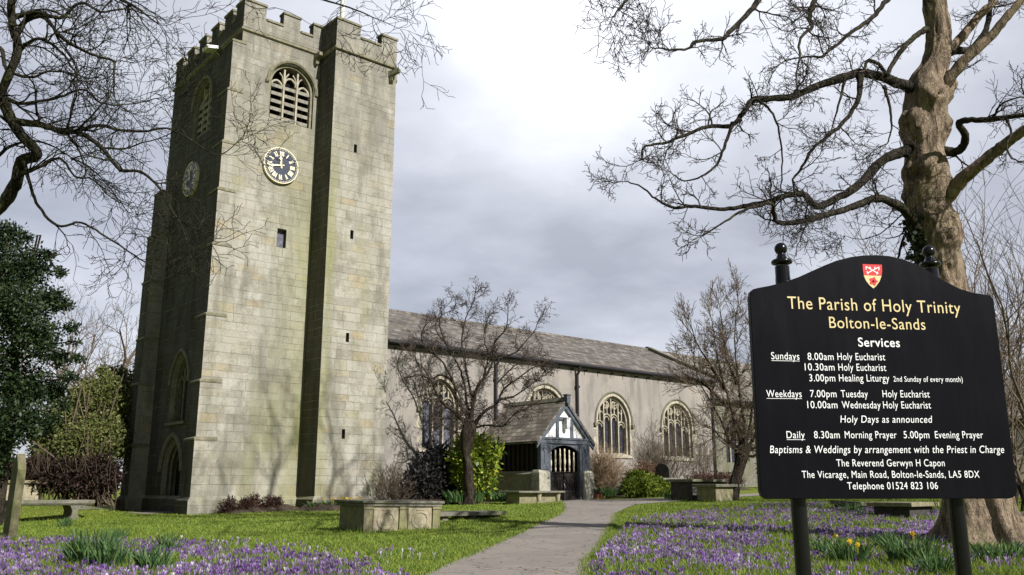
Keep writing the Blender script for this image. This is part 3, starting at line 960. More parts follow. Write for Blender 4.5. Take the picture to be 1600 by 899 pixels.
si = tmb(); si.hexa([fw_t(WC - 1.0, 2.36, -0.1), fw_t(WC + 1.0, 2.36, -0.1), fw_t(WC + 1.0, 2.36, 0.1), fw_t(WC - 1.0, 2.36, 0.1),
                     fw_t(WC - 1.0, 2.5, -0.1), fw_t(WC + 1.0, 2.5, -0.1), fw_t(WC + 1.0, 2.46, 0.1), fw_t(WC - 1.0, 2.46, 0.1)]); si.build('sill', M['drip'], wwo)
do = tmb(); do.prism(shift(arch_pts(1.9, -1.0, 0.65, 1.82), WC - 0.1), fw_t, -0.62, -0.55)
for k in range(9):
    u = WC - 0.1 - 0.9 + k * 0.2
    do.hexa([fw_t(u, -0.95, -0.552), fw_t(u + 0.18, -0.95, -0.552), fw_t(u + 0.18, -0.95, -0.53), fw_t(u, -0.95, -0.53),
             fw_t(u, 0.6, -0.552), fw_t(u + 0.18, 0.6, -0.552), fw_t(u + 0.18, 0.6, -0.53), fw_t(u, 0.6, -0.53)])
doo = do.build('west_door', M['darkwood'], tower)
dh = tmb()
dh.tube([fw_t(WC - 0.1 + u, v, 0.03) for u, v in arch_line(2.25, 0.6, 2.0, 13)], 0.09, 6)
for rr, ww_ in ((1.82, -0.16), (1.74, -0.32)):
    dh.tube([fw_t(WC - 0.1 + u, v, ww_) for u, v in [(-rr / 2, -1.0)] + arch_line(rr, 0.65, 0.65 + rr * 0.6, 11)[::-1] + [(rr / 2, -1.0)]], 0.06, 6)
dh.build('door_arch', M['drip'], doo)

# clocks
def clock(cu, cz, fr):
    N = 40; r0 = 0.72
    circ = lambda r: [(cu + r * math.cos(2 * math.pi * i / N), cz + r * math.sin(2 * math.pi * i / N)) for i in range(N)]
    mb = tmb(); mb.prism(circ(r0), fr, 0.0, 0.11)
    c = mb.build('clock', M['navy'], tower)
    mb = tmb(); mb.ring(circ(r0 - 0.02), circ(r0 + 0.012), fr, 0.0, 0.125)
    for i in range(60):
        a = 2 * math.pi * i / 60
        w_, l0, l1 = (0.009, 0.635, 0.68)
        ca, sa = math.sin(a), math.cos(a)
        q = [(-w_, l0), (w_, l0), (w_, l1), (-w_, l1)]
        mb.prism([(cu + x * sa + y * ca, cz - x * ca + y * sa) for x, y in q], fr, 0.108, 0.118)
    mb.build('gilt_rim', M['gold'], c)
    rom = ['XII', 'I', 'II', 'III', 'IIII', 'V', 'VI', 'VII', 'VIII', 'IX', 'X', 'XI']
    hgt, rad_in = 0.2, 0.38
    for i, s in enumerate(rom):
        nb = tmb()
        wid = {'I': 0.05, 'V': 0.095, 'X': 0.095}
        tw = sum(wid[k] for k in s); x = -tw / 2
        a = 2 * math.pi * i / 12; ca, sa = math.sin(a), math.cos(a)
        def bar(x0, y0, x1, y1, th):
            dx, dy = x1 - x0, y1 - y0; L = math.hypot(dx, dy); nx_, ny_ = -dy / L * th, dx / L * th
            q = [(x0 - nx_, y0 - ny_), (x1 - nx_, y1 - ny_), (x1 + nx_, y1 + ny_), (x0 + nx_, y0 + ny_)]
            pts = [(cu + px * sa + (rad_in + py) * ca, cz - px * ca + (rad_in + py) * sa) for px, py in q]
            ar = sum(pts[k][0] * pts[(k + 1) % 4][1] - pts[(k + 1) % 4][0] * pts[k][1] for k in range(4))
            nb.prism(pts if ar > 0 else pts[::-1], fr, 0.108, 0.119 + 0.001 * len(nb.f) / 12 % 0.004)
        for k in s:
            c0 = x + wid[k] / 2
            if k == 'I': bar(c0, 0, c0, hgt, 0.02)
            if k == 'V': bar(c0 - 0.035, hgt, c0, 0, 0.017); bar(c0 + 0.035, hgt, c0, 0, 0.012)
            if k == 'X': bar(c0 - 0.035, hgt, c0 + 0.035, 0, 0.017); bar(c0 + 0.035, hgt, c0 - 0.035, 0, 0.012)
            x += wid[k]
        nb.build('numeral', M['gold'], c)
    def hand(ang, L, wd, wz):
        a = R(ang); ca, sa = math.sin(a), math.cos(a)
        q = [(-wd * 0.5, -0.12), (wd * 0.5, -0.12), (wd * 0.7, L * 0.55), (wd * 1.5, L * 0.68), (wd * 0.6, L * 0.8), (0, L), (-wd * 0.6, L * 0.8), (-wd * 1.5, L * 0.68), (-wd * 0.7, L * 0.55)]
        h = tmb(); h.prism([(cu + x * sa + y * ca, cz - x * ca + y * sa) for x, y in q], fr, wz, wz + 0.012)
        h.build('clock_hand', M['gold'], c)
    hand(352, 0.40, 0.06, 0.13)
    hand(258, 0.58, 0.045, 0.145)
clock(14.335, 12.31, fs_t)
clock(-34.9, 12.45, fw_t)

# spouts, floodlight, flagpole
def spout(e, n, z, de, dn):
    mb = tmb()
    L = math.hypot(de, dn); ux, uy = de / L, dn / L; px_, py_ = -uy, ux
    def P(a, b, zz): return (e + ux * a + px_ * b, n + uy * a + py_ * b, zz)
    mb.hexa([P(-0.1, -0.1, z - 0.14), P(L, -0.07, z - 0.08), P(L, 0.07, z - 0.08), P(-0.1, 0.1, z - 0.14),
             P(-0.1, -0.1, z + 0.1), P(L, -0.07, z + 0.06), P(L, 0.07, z + 0.06), P(-0.1, 0.1, z + 0.1)])
    mb.hexa([P(0.0, -0.06, z - 0.42), P(0.14, -0.06, z - 0.36), P(0.14, 0.06, z - 0.36), P(0.0, 0.06, z - 0.42),
             P(0.0, -0.06, z - 0.145), P(0.2, -0.06, z - 0.13), P(0.2, 0.06, z - 0.13), P(0.0, 0.06, z - 0.145)])
    mb.build('waterspout', M['drip'], tower)
spout(15.62, 30.72, 17.42, 0.0, -0.42)
spout(18.45, 29.44, 17.1, 0.12, -0.5)
fl = tmb()
fl.hexa([(11.86, 32.75, 17.36), (12.3, 32.75, 17.46), (12.3, 33.3, 17.46), (11.86, 33.3, 17.36), (11.8, 32.75, 17.5), (12.3, 32.75, 17.6), (12.3, 33.3, 17.6), (11.8, 33.3, 17.5)])
flo = fl.build('floodlight', M['white'], tower, bevel=0.02)
br_ = tmb(); br_.tube([(12.28, 33.0, 17.45), (12.45, 33.0, 17.3)], 0.03, 6); br_.build('bracket', M['greymetal'], flo)
fp = tmb()
fp.tube([(16.72, 30.7, 17.3), (16.72, 30.7, 21.5), (16.72, 30.7, 25.5)], [0.11, 0.1, 0.07], 12)
fp.lathe([(0.0, 25.5), (0.08, 25.54), (0.1, 25.62), (0.08, 25.7), (0.0, 25.74)], (16.72, 30.7, 0), 10)
fp.build('flagpole', M['white'], tower, smooth=True)

# ------------------------------------------------------------------ nave and chancel
NW_N = 29.7
V_ORG = np.array([18.75, NW_N, -0.7])
nave = thing('church_nave', ch(*V_ORG[:2], V_ORG[2]), 'long low church nave with pale roughcast wall, traceried windows and slate roof', 'church nave', CH_ROT)
def vmb(): return MB(V_ORG)
fs_n = FR_S(0, NW_N)
WINS = [(21.55, 1.8, 1.56, 3.3, 4.42, 3, 'glasspale'), (27.45, 2.3, 1.56, 3.3, 4.45, 4, 'glass'), (31.98, 2.25, 1.56, 3.15, 4.38, 4, 'glass'), (36.85, 2.35, 1.52, 3.1, 4.32, 4, 'glass')]
holes = [shift(arch_pts(wd, zs, zsp, zap), c) for c, wd, zs, zsp, zap, nl, gm in WINS]
w = vmb()
w.panel([(18.75, -1.4), (40.0, -1.4), (40.0, 5.7), (18.75, 5.7)], holes, fs_n, 0.5)
w.add([(40.0, NW_N, -1.4), (40.0, 39.1, -1.4), (40.0, 39.1, 5.7), (40.0, 34.4, 8.0), (40.0, NW_N, 5.7)], [(0, 1, 2, 3, 4)])
w.add([(18.75, 39.1, -1.4), (40.0, 39.1, -1.4), (40.0, 39.1, 5.7), (18.75, 39.1, 5.7)], [(3, 2, 1, 0)])
w.add([(18.75, NW_N, -1.4), (18.75, 30.76, -1.4), (18.75, 30.76, 5.9), (18.75, NW_N, 5.7)], [(0, 3, 2, 1)])
w.build('wall', M['render'], nave)

def church_window(c, wd, zs, zsp, zap, nl, gm, fr, mk, parent, name='window'):
    rng = random.Random(int(c * 10))
    # stone surround: irregular long and short jamb stones, flush arch stones
    ap = arch_pts(wd, zs, zsp, zap)
    outer = []
    n = len(ap)
    op = arch_pts(wd + 0.26, zs, zsp, zap + 0.15)
    s = mk()
    s.ring([(c + u, v) for u, v in ap[1:]] + [(c + ap[0][0], ap[0][1])], [(c + u, v) for u, v in op[1:]] + [(c + op[0][0], op[0][1])], fr, -0.02, 0.012, closed=False)
    z = zs
    while z < zsp - 0.2:
        h = rng.uniform(0.22, 0.34)
        for sd in (-1, 1):
            if rng.random() < 0.55:
                x0 = wd / 2 + 0.131; x1 = wd / 2 + rng.uniform(0.2, 0.36)
                a, b = sorted((c + sd * x0, c + sd * x1))
                s.hexa([fr(a, z, -0.02), fr(b, z, -0.02), fr(b, z, 0.009), fr(a, z, 0.009), fr(a, z + h - 0.01, -0.02), fr(b, z + h - 0.01, -0.02), fr(b, z + h - 0.01, 0.009), fr(a, z + h - 0.01, 0.009)])
        z += h
    win = s.build(name, M['dressed'], parent)
    f = mk()
    inn = [(u * (1 - 0.2 / wd), v if v < zs + 0.02 else zs + (v - zs) * (1 - 0.11 / (zap - zs))) for u, v in ap]
    f.ring(shift(inn, c), shift(ap, c), fr, -0.34, -0.14)
    f.build('frame', M['dressed'], win)
    g_ = mk(); g_.prism(shift(ap, c), fr, -0.4, -0.36); g_.build('pane', M[gm], win)
    lw = (wd - 0.2) / nl
    xs = [-wd / 2 + 0.1 + lw * i for i in range(1, nl)]
    def top_at(x):
        best = zsp
        for (u0, v0), (u1, v1) in zip(ap[2:], ap[3:]):
            if min(u0, u1) - 1e-6 <= x <= max(u0, u1) + 1e-6 and abs(u1 - u0) > 1e-6:
                best = v0 + (v1 - v0) * (x - u0) / (u1 - u0)
        return best
    def bar(mb, x, z0, z1, hw, w0=-0.34, w1=-0.17):
        mb.hexa([fr(c + x - hw, z0, w0), fr(c + x + hw, z0, w0), fr(c + x + hw, z0, w1), fr(c + x - hw, z0, w1),
                 fr(c + x - hw, z1, w0), fr(c + x + hw, z1, w0), fr(c + x + hw, z1, w1), fr(c + x - hw, z1, w1)])
    for x in xs:
        m_ = mk(); bar(m_, x, zs, top_at(x) - 0.02, 0.034); m_.build('mullion', M['dressed'], win)
    tr = mk()
    tc_ = []
    for i in range(nl):
        x = -wd / 2 + 0.1 + lw * (i + 0.5)
        mid = abs(x) < wd * 0.3
        top = zsp + (0.36 if mid else 0.02)
        al_ = arch_line(lw, top - 0.26, top, 7)
        tr.tube([fr(c + x + u, v, -0.24) for u, v in al_], 0.04, 5)
        al_ = arch_line(lw * 0.62, top - 0.3, top - 0.12, 7)
        tr.tube([fr(c + x + u, v, -0.25) for u, v in al_], 0.03, 5)
        # little upper lights over each light
        xt = top_at(x)
        if xt - top > 0.3:
            bar(tr, x, top - 0.02, min(xt, top + 0.62) - 0.01, 0.03, -0.3, -0.19)
            for sx in (-1, 1):
                xx = x + sx * lw * 0.25
                tt = min(top_at(xx), top + 0.5) - 0.02
                if tt - top > 0.2:
                    al_ = arch_line(lw * 0.46, tt - 0.2, tt - 0.02, 6)
                    tr.tube([fr(c + xx + u, v, -0.24) for u, v in al_], 0.026, 5)
    # two foiled circles under the apex
    for sx in (-1, 1):
        ccx, ccz, rr = sx * wd * 0.13, zap - 0.42, 0.17
        for k in range(4):
            a = math.pi / 4 + k * math.pi / 2
            px_, pz_ = ccx + 0.09 * math.cos(a), ccz + 0.09 * math.sin(a)
            tr.tube([fr(c + px_ + 0.085 * math.cos(a + q), pz_ + 0.085 * math.sin(a + q), -0.22) for q in np.linspace(-1.9, 1.9, 8)], 0.024, 5)
        tr.tube([fr(c + ccx + rr * 1.15 * math.cos(q), ccz + rr * 1.15 * math.sin(q), -0.24) for q in np.linspace(0, 2 * math.pi, 15)], 0.026, 5)
    tr.build('tracery', M['dressed'], win)
    ho = mk()
    hl = arch_line(wd + 0.34, zsp, zap + 0.2, 13)
    hl = [(hl[0][0] + 0.02, hl[0][1] - 0.16)] + hl + [(hl[-1][0] - 0.02, hl[-1][1] - 0.16)]
    ho.tube([fr(c + u, v, 0.03) for u, v in hl], 0.048, 6)
    for sx in (-1, 1):
        x = c + sx * (wd / 2 + 0.2)
        ho.hexa([fr(x - 0.1, zsp - 0.27, -0.01), fr(x + 0.1, zsp - 0.27, -0.01), fr(x + 0.1, zsp - 0.27, 0.13), fr(x - 0.1, zsp - 0.27, 0.13),
                 fr(x - 0.1, zsp - 0.12, -0.01), fr(x + 0.1, zsp - 0.12, -0.01), fr(x + 0.1, zsp - 0.12, 0.13), fr(x - 0.1, zsp - 0.12, 0.13)])
    ho.build('hood_mould', M['slab'], win)
    si = mk()
    x0, x1 = c - wd / 2 - 0.2, c + wd / 2 + 0.2
    si.hexa([fr(x0, zs - 0.16, -0.4), fr(x1, zs - 0.16, -0.4), fr(x1, zs - 0.16, 0.07), fr(x0, zs - 0.16, 0.07),
             fr(x0, zs + 0.1, -0.4), fr(x1, zs + 0.1, -0.4), fr(x1, zs - 0.03, 0.07), fr(x0, zs - 0.03, 0.07)])
    si.build('sill', M['dressed'], win)
for a in WINS:
    church_window(*a, fs_n, vmb, nave)

rf = vmb()
def slope(mb, e0, e1, na, za, nb, zb, th=0.1):
    mb.hexa([(e0, na, za - th), (e1, na, za - th), (e1, nb, zb - th), (e0, nb, zb - th), (e0, na, za), (e1, na, za), (e1, nb, zb), (e0, nb, zb)])
slope(rf, 18.77, 40.1, 29.47, 5.78, 34.4, 8.05)
slope(rf, 19.5, 40.1, 39.46, 5.74, 34.405, 8.045)
roof = rf.build('roof', M['slate'], nave)
rd = vmb()
e = 19.6
while e < 40.0:
    rd.tube([(e, 34.4, 8.03), (e + 0.43, 34.4, 8.03)], 0.12, 8)
    e += 0.45
rd.build('ridge_tile', M['slate'], roof)
gt = vmb()
gt.tube([(18.77, 29.43, 5.67), (40.0, 29.43, 5.67)], 0.07, 10)
gt.box(18.77, 40.0, 29.55, 29.69, 5.58, 5.69)
gt.build('gutter', M['gutter'], nave)
for k in range(24):
    bk = vmb(); ee = 19.2 + k * 0.9
    bk.box(ee, ee + 0.035, 29.45, 29.69, 5.42, 5.49); bk.build('gutter_bracket', M['gutter'], nave)
for ee in (24.45, 29.43, 39.8):
    dp = vmb()
    dp.tube([(ee, 29.43, 5.6), (ee, 29.46, 5.4), (ee, 29.6, 5.2), (ee, 29.6, -0.7)], 0.065, 10)
    for z in (4.6, 2.6, 0.6):
        dp.box(ee - 0.1, ee + 0.1, 29.53, 29.7, z, z + 0.09)
    dp.build('downpipe', M['gutter'], nave)
# east gable coping
gc = vmb()
gc.hexa([(40.05, 29.2, 5.55), (40.45, 29.2, 5.55), (40.45, 34.4, 7.95), (40.05, 34.4, 7.95), (40.05, 29.2, 5.86), (40.45, 29.2, 5.86), (40.45, 34.4, 8.24), (40.05, 34.4, 8.24)])
gc.hexa([(40.05, 39.6, 5.55), (40.45, 39.6, 5.55), (40.45, 34.4, 7.95), (40.05, 34.4, 7.95), (40.05, 39.6, 5.86), (40.45, 39.6, 5.86), (40.45, 34.401, 8.24), (40.05, 34.401, 8.24)])
gc.build('gable_coping', M['slab'], nave)
cw = vmb()
CHN = 30.9
fs_c = FR_S(0, CHN)
chole = shift(arch_pts(2.0, 1.4, 2.9, 3.9), 43.6)
cw.panel([(40.02, -1.4), (50.5, -1.4), (50.5, 5.2), (40.02, 5.2)], [chole], fs_c, 0.5)
cw.add([(50.5, CHN, -1.4), (50.5, 37.9, -1.4), (50.5, 37.9, 5.2), (50.5, 34.4, 7.9), (50.5, CHN, 5.2)], [(0, 1, 2, 3, 4)])
cw.add([(40.02, 37.9, -1.4), (50.5, 37.9, -1.4), (50.5, 37.9, 5.2), (40.02, 37.9, 5.2)], [(3, 2, 1, 0)])
chancel = cw.build('chancel_wall', M['slab'], nave)  # darker stone puts the wall's shaded look into its colour
cwin = vmb(); cwin.prism(chole, fs_c, -0.4, -0.3); cwin.build('chancel_window', M['glass'], chancel)
for k in (-0.33, 0.33):
    m_ = vmb(); m_.tube([fs_c(43.6 + k, 1.4, -0.2), fs_c(43.6 + k, 3.6, -0.2)], 0.05, 6); m_.build('mullion', M['dressed'], chancel)
cr = vmb()
slope(cr, 40.46, 50.7, 30.6, 5.02, 34.4, 8.1)
slope(cr, 40.46, 50.7, 38.2, 5.02, 34.405, 8.095)
cr.build('chancel_roof', M['porchslate'], nave)
cg = vmb(); cg.tube([(40.5, 30.55, 4.9), (50.6, 30.55, 4.9)], 0.08, 8); cg.build('gutter', M['gutter'], nave)

# ------------------------------------------------------------------ porch
PE, PN = 25.05, 26.0
P_ORG = np.array([PE, PN, -0.55])
porch = thing('church_porch', ch(PE, PN, -0.55), 'small church porch with blue grey timber front, white gable panels and slate roof', 'church porch', CH_ROT)
def pmb(): return MB(P_ORG)
fp_ = FR_S(PE, PN)
def fbox(mb, u0, u1, v0, v1, w0, w1, fr=fp_):
    mb.hexa([fr(u0, v0, w0), fr(u1, v0, w0), fr(u1, v0, w1), fr(u0, v0, w1), fr(u0, v1, w0), fr(u1, v1, w0), fr(u1, v1, w1), fr(u0, v1, w1)])
AP, EAV, SPAN = 3.50, 1.80, 1.58
ang = math.atan2(AP - EAV, SPAN)
rf = pmb()
th = 0.09
for sx in (-1, 1):
    a0 = (0.0, AP + 0.02); a1 = (sx * SPAN * 1.02, AP + 0.02 - (AP - EAV) * 1.02)
    poly = [a0, a1, (a1[0], a1[1] - th), (0.0, AP + 0.02 - th)]
    ar = sum(poly[k][0] * poly[(k + 1) % 4][1] - poly[(k + 1) % 4][0] * poly[k][1] for k in range(4))
    rf.prism(poly if ar > 0 else poly[::-1], fp_, -(NW_N - PN) + 0.004, 0.17)
proof = rf.build('roof', M['porchslate'], porch)
rg = pmb()
rg.prism([(-0.12, AP - 0.06), (0.12, AP - 0.06), (0.04, AP + 0.1), (-0.04, AP + 0.1)], fp_, -(NW_N - PN) + 0.004, 0.095)
rg.build('ridge_cap', M['slab'], proof)
fi = pmb()
fbox(fi, -0.1, 0.1, AP - 0.16, AP + 0.15, 0.1, 0.3)
fbox(fi, -0.13, 0.13, AP + 0.15, AP + 0.2, 0.07, 0.33)
fi.build('finial', M['bluegrey'], porch, bevel=0.01)
for sx in (-1, 1):
    bb = pmb()
    t0, wdt = 0.10, 0.2
    poly = [(0, AP - th), (sx * SPAN * 1.0, EAV - th), (sx * SPAN * 1.0, EAV - th - wdt), (0, AP - th - wdt - 0.08)]
    ar = sum(poly[k][0] * poly[(k + 1) % 4][1] - poly[(k + 1) % 4][0] * poly[k][1] for k in range(4))
    bb.prism(poly if ar > 0 else poly[::-1], fp_, 0.03, 0.11)
    poly = [(0, AP - th + 0.015), (sx * SPAN * 1.0, EAV - th + 0.015), (sx * SPAN * 1.0, EAV - th - 0.07), (0, AP - th - 0.07)]
    ar = sum(poly[k][0] * poly[(k + 1) % 4][1] - poly[(k + 1) % 4][0] * poly[k][1] for k in range(4))
    bb.prism(poly if ar > 0 else poly[::-1], fp_, 0.112, 0.168)
    bb.build('bargeboard', M['bluegrey'], porch)
gb = pmb(); gb.prism([(-1.25, 1.93), (1.25, 1.93), (0, 3.3)], fp_, -0.06, 0.0)
gb.build('gable_panel', M['white'], porch)
for x in (-0.4, 0.4):
    s = pmb(); fbox(s, x - 0.07, x + 0.07, 1.93, 2.72, 0.002, 0.06); s.build('stud', M['bluegrey'], porch)
s = pmb(); fbox(s, -0.66, 0.66, 2.66, 2.78, 0.004, 0.075); s.build('collar_beam', M['bluegrey'], porch)
ti = pmb(); fbox(ti, -1.42, 1.42, 1.72, 1.95, -0.1, 0.1); fbox(ti, -1.42, 1.42, 1.88, 1.96, 0.102, 0.14); ti.build('tie_beam', M['bluegrey'], porch)
for sx in (-1, 1):
    s = pmb()
    a, b = sorted((sx * 0.94, sx * 1.36))
    fbox(s, a, b, 0.66, 1.72, -0.12, 0.08)
    # carved shield and pendant on the post
    m0 = (a + b) / 2
    s.prism([(m0 - 0.07, 1.42), (m0, 1.34), (m0 + 0.07, 1.42), (m0 + 0.07, 1.55), (m0 - 0.07, 1.55)], fp_, 0.08, 0.11)
    fbox(s, m0 - 0.025, m0 + 0.025, 0.95, 1.3, 0.08, 0.1)
    s.build('post', M['bluegrey'], porch)
    s = pmb()
    a, b = sorted((sx * 0.81, sx * 0.935))
    fbox(s, a, b, -0.7, 1.72, -0.1, 0.06); s.build('door_post', M['bluegrey'], porch)
    s = pmb()
    a, b = sorted((sx * 0.94, sx * 1.52))
    fbox(s, a, b, -0.9, 0.56, -0.3, 0.16)
    s.hexa([fp_(a, 0.56, -0.3), fp_(b, 0.56, -0.3), fp_(b, 0.56, 0.16), fp_(a, 0.56, 0.16), fp_(a + 0.05, 0.68, -0.28), fp_(b - 0.05, 0.68, -0.28), fp_(b - 0.05, 0.68, 0.06), fp_(a + 0.05, 0.68, 0.06)])
    s.build('stone_pier', M['pierstone'], porch, bevel=0.015)
# arched head over the doorway
hd = pmb()
seg = [(-0.81 + 1.62 * i / 14, 1.40 + 0.26 * math.sin(math.pi * i / 14) ** 0.8) for i in range(15)]
hd.prism(seg + [(0.81, 1.719), (-0.81, 1.719)], fp_, -0.08, 0.03)
hd.build('door_head', M['bluegrey'], porch)
gt_ = pmb()
for sx in (-1, 1):
    a, b = sorted((sx * 0.02, sx * 0.8))
    fbox(gt_, a, b, -0.52, 0.5, -0.16, -0.11)
    for k in range(5):
        x = a + (b - a) * (k + 0.08) / 5
        fbox(gt_, x, x + 0.13, -0.5, 0.42, -0.11, -0.09)
    fbox(gt_, a, b, 0.43, 0.56, -0.17, -0.08)
    fbox(gt_, a, b, -0.2, -0.08, -0.109, -0.075)
gate = gt_.build('gate', M['darkwood'], porch)
for k in range(6):
    x = -0.64 + k * 0.256
    zt = 1.36 + 0.2 * math.sin(math.pi * (x + 0.81) / 1.62)
    hgt = zt - 0.62
    bl = pmb()
    q = [(0.0, 0.0), (0.035, 0.04), (0.05, 0.14 * hgt), (0.03, 0.24 * hgt), (0.055, 0.34 * hgt), (0.062, 0.5 * hgt), (0.04, 0.66 * hgt), (0.05, 0.72 * hgt), (0.03, 0.8 * hgt), (0.045, 0.92 * hgt), (0.03, hgt)]
    e_, n_, z_ = fp_(x, 0.6, -0.13)
    bl.lathe([(r_ * 0.78, z2) for r_, z2 in q], (e_, n_, z_), 8)
    bl.build('baluster', M['cream'], gate, smooth=True)
hn = pmb(); hn.tube([fp_(0.03, 0.15, -0.07), fp_(0.03, 0.0, -0.03), fp_(0.03, -0.02, -0.07)], 0.02, 6); hn.build('handle', M['greymetal'], gate)
# body: stone dwarf walls, dark boarded sides above
for sx in (-1, 1):
    s = pmb()
    a, b = sorted((sx * 1.16, sx * 1.42))
    fbox(s, a, b, -0.9, 0.52, -(NW_N - PN) + 0.005, -0.305)
    s.hexa([fp_(a - 0.04, 0.52, -3.69), fp_(b + 0.04, 0.52, -3.69), fp_(b + 0.04, 0.52, -0.31), fp_(a - 0.04, 0.52, -0.31), fp_(a + 0.05, 0.64, -3.69), fp_(b - 0.05, 0.64, -3.69), fp_(b - 0.05, 0.64, -0.31), fp_(a + 0.05, 0.64, -0.31)])
    s.build('dwarf_wall', M['porchstone'], porch)
    s = pmb()
    a, b = sorted((sx * 1.24, sx * 1.30))
    fbox(s, a, b, 0.645, 1.9, -3.69, -0.13)
    for k in range(12):
        w0 = -3.6 + k * 0.28
        aa, bb_ = sorted((sx * 1.302, sx * 1.36))
        fbox(s, aa, bb_, 0.65, 1.86, w0, w0 + 0.12)
    s.build('side_boarding', M['darkwood'], porch)
fl_ = pmb(); fbox(fl_, -1.15, 1.15, -0.8, -0.5, -3.69, 0.0); fl_.build('floor', M['slab'], porch)
la = pmb()
fbox(la, -0.1, 0.1, 2.42, 2.7, 0.11, 0.27); la.hexa([fp_(-0.07, 2.3, 0.13), fp_(0.07, 2.3, 0.13), fp_(0.07, 2.3, 0.25), fp_(-0.07, 2.3, 0.25), fp_(-0.1, 2.418, 0.11), fp_(0.1, 2.418, 0.11), fp_(0.1, 2.418, 0.27), fp_(-0.1, 2.418, 0.27)])
fbox(la, -0.12, 0.12, 2.702, 2.75, 0.09, 0.29)
fbox(la, -0.03, 0.03, 2.5, 2.6, 0.076, 0.109)
la.build('lantern', plain('lantern_grey', (0.5, 0.5, 0.5), 0.5), porch, bevel=0.008)

# ------------------------------------------------------------------ notice board
def slp(px, py):
    r = ray(px, py); return r / r[1]
D1 = 4.2
hL = slp(1171, 450)[2] - slp(1190, 779)[2]
hR = slp(1553, 460)[2] - slp(1590, 778)[2]
D2 = D1 * hL / hR
bl_, br2 = slp(1190, 779) * D1, slp(1590, 778) * D2
BX = br2 - bl_; BX[2] = 0
BWID = float(np.linalg.norm(BX)); BX = BX / BWID
BN = np.array([-BX[1], BX[0], 0])            # away from the reader
mid = (bl_ + br2) / 2
s_org = np.array([mid[0], mid[1], float(ground(mid[0], mid[1]))])
sign = thing('notice_board', s_org, 'black church notice board with gold and white lettering on two round posts', 'notice board', math.atan2(BX[1], BX[0]))
def bp(px, py):
    """photo pixel to board coordinates (along, up), on the board's front plane"""
    r = ray(px, py)
    t = np.dot(s_org, BN) / np.dot(r, BN)
    p = r * t - s_org
    return float(np.dot(p, BX)), float(p[2])
edge = [(1197, 780), (1575, 779.5), (1583, 778), (1588, 774), (1590, 767), (1553.5, 474), (1552, 467), (1548, 462), (1540, 460), (1520, 457), (1500, 451), (1478, 440), (1455, 426), (1432, 413),
        (1410, 404.5), (1390, 400), (1371, 398.5), (1350, 399), (1330, 401.5), (1308, 407), (1288, 415), (1268, 424), (1248, 433), (1225, 441), (1203, 446.5), (1184, 450), (1177, 452), (1173, 456), (1171.5, 464), (1188.5, 768), (1191, 775)]
FRB = lambda u, v, w: (u, -w, v)
sb = MB(); sb.prism([bp(*q) for q in edge], FRB, -0.035, 0.0)
sb.build('board', M['signblack'], sign, bevel=0.004)
for ptop, pbot in (((1234, 430), (1266, 890)), ((1470, 432), (1521, 890))):
    u0, v0 = bp(*ptop); u1, v1 = bp(*pbot)
    uu = (u0 + u1) / 2
    pm = MB(); pr = 0.037
    vt = bp(1234 if uu < 0 else 1470, 408 if uu < 0 else 412)[1]
    pm.lathe([(pr, -0.3), (pr, vt - 0.07), (pr * 0.96, vt - 0.069), (pr * 0.96, vt - 0.01)], (uu, 0.078, 0), 20)
    post = pm.build('post', M['black'], sign, smooth=False)
    fm = MB()
    fm.lathe([(pr * 0.9, 0), (pr * 1.35, 0.006), (pr * 1.42, 0.014), (pr * 1.3, 0.024), (pr * 0.8, 0.03), (pr * 0.62, 0.045), (pr * 0.5, 0.055)] +
             [(0.032 * math.sin(a), 0.083 - 0.032 * math.cos(a)) for a in np.linspace(0.6, math.pi - 0.02, 12)], (uu, 0.078, vt), 22)
    fm.build('finial', M['black'], post, smooth=True)
    cl = MB(); 
    for vz in (bp(1380, 500)[1], bp(1380, 740)[1]):
        cl.box(uu - 0.045, uu + 0.045, 0.036, 0.12, vz, vz + 0.03)
    cl.build('bracket', M['black'], post)

# lettering
def glyph_mesh(txt, bold):
    cu = bpy.data.curves.new('lettering', 'FONT')
    cu.body = txt; cu.size = 1.0; cu.offset = 0.01 if bold else 0.0; cu.space_character = 1.08
    ob = bpy.data.objects.new('lettering', cu)
    COL.objects.link(ob)
    dg = bpy.context.evaluated_depsgraph_get()
    me = bpy.data.meshes.new_from_object(ob.evaluated_get(dg))
    bpy.data.objects.remove(ob); bpy.data.curves.remove(cu)
    return me
_h = glyph_mesh('H', False)
CAP = max(v.co.y for v in _h.vertices)
bpy.data.meshes.remove(_h)
def lettering(txt, x0, x1, yl, yr, cap, mat, bold=False, shear=0.0, underline=False):
    me = glyph_mesh(txt, bold)
    xs = [v.co.x for v in me.vertices]
    mn, mx = min(xs), max(xs)
    (ua, va), (ub, vb) = bp(x0, yl), bp(x1, yr)
    k = (bp(x0, yl - cap)[1] - va) / CAP
    sx = (ub - ua) / (mx - mn)
    for v in me.vertices:
        x, y = v.co.x - mn, v.co.y
        u = ua + x * sx + y * k * shear
        v.co = (u, -0.0022, va + (vb - va) * (u - ua) / (ub - ua) + y * k)
    me.update()
    o = link_mesh('lettering', me, mat, sign)
    if underline:
        m_ = MB(); t = 0.0022
        m_.add([(ua, -0.0022, va - 0.0055 - t), (ub, -0.0022, vb - 0.0055 - t), (ub, -0.0022, vb - 0.0055), (ua, -0.0022, va - 0.0055)], [(0, 1, 2, 3)])
        m_.build('underline', mat, o)
G_, W_ = M['lettgold'], M['lettwhite']
lettering('The Parish of Holy Trinity', 1231, 1501, 482.5, 490.5, 19, G_)
lettering('Bolton-le-Sands', 1296, 1446, 512.6, 515.6, 17.3, G_)
lettering('Services', 1341, 1406, 541.6, 542.6, 13.6, W_, True)
lettering('Sundays', 1205, 1249, 561.6, 562.4, 11, W_, False, 0, True)
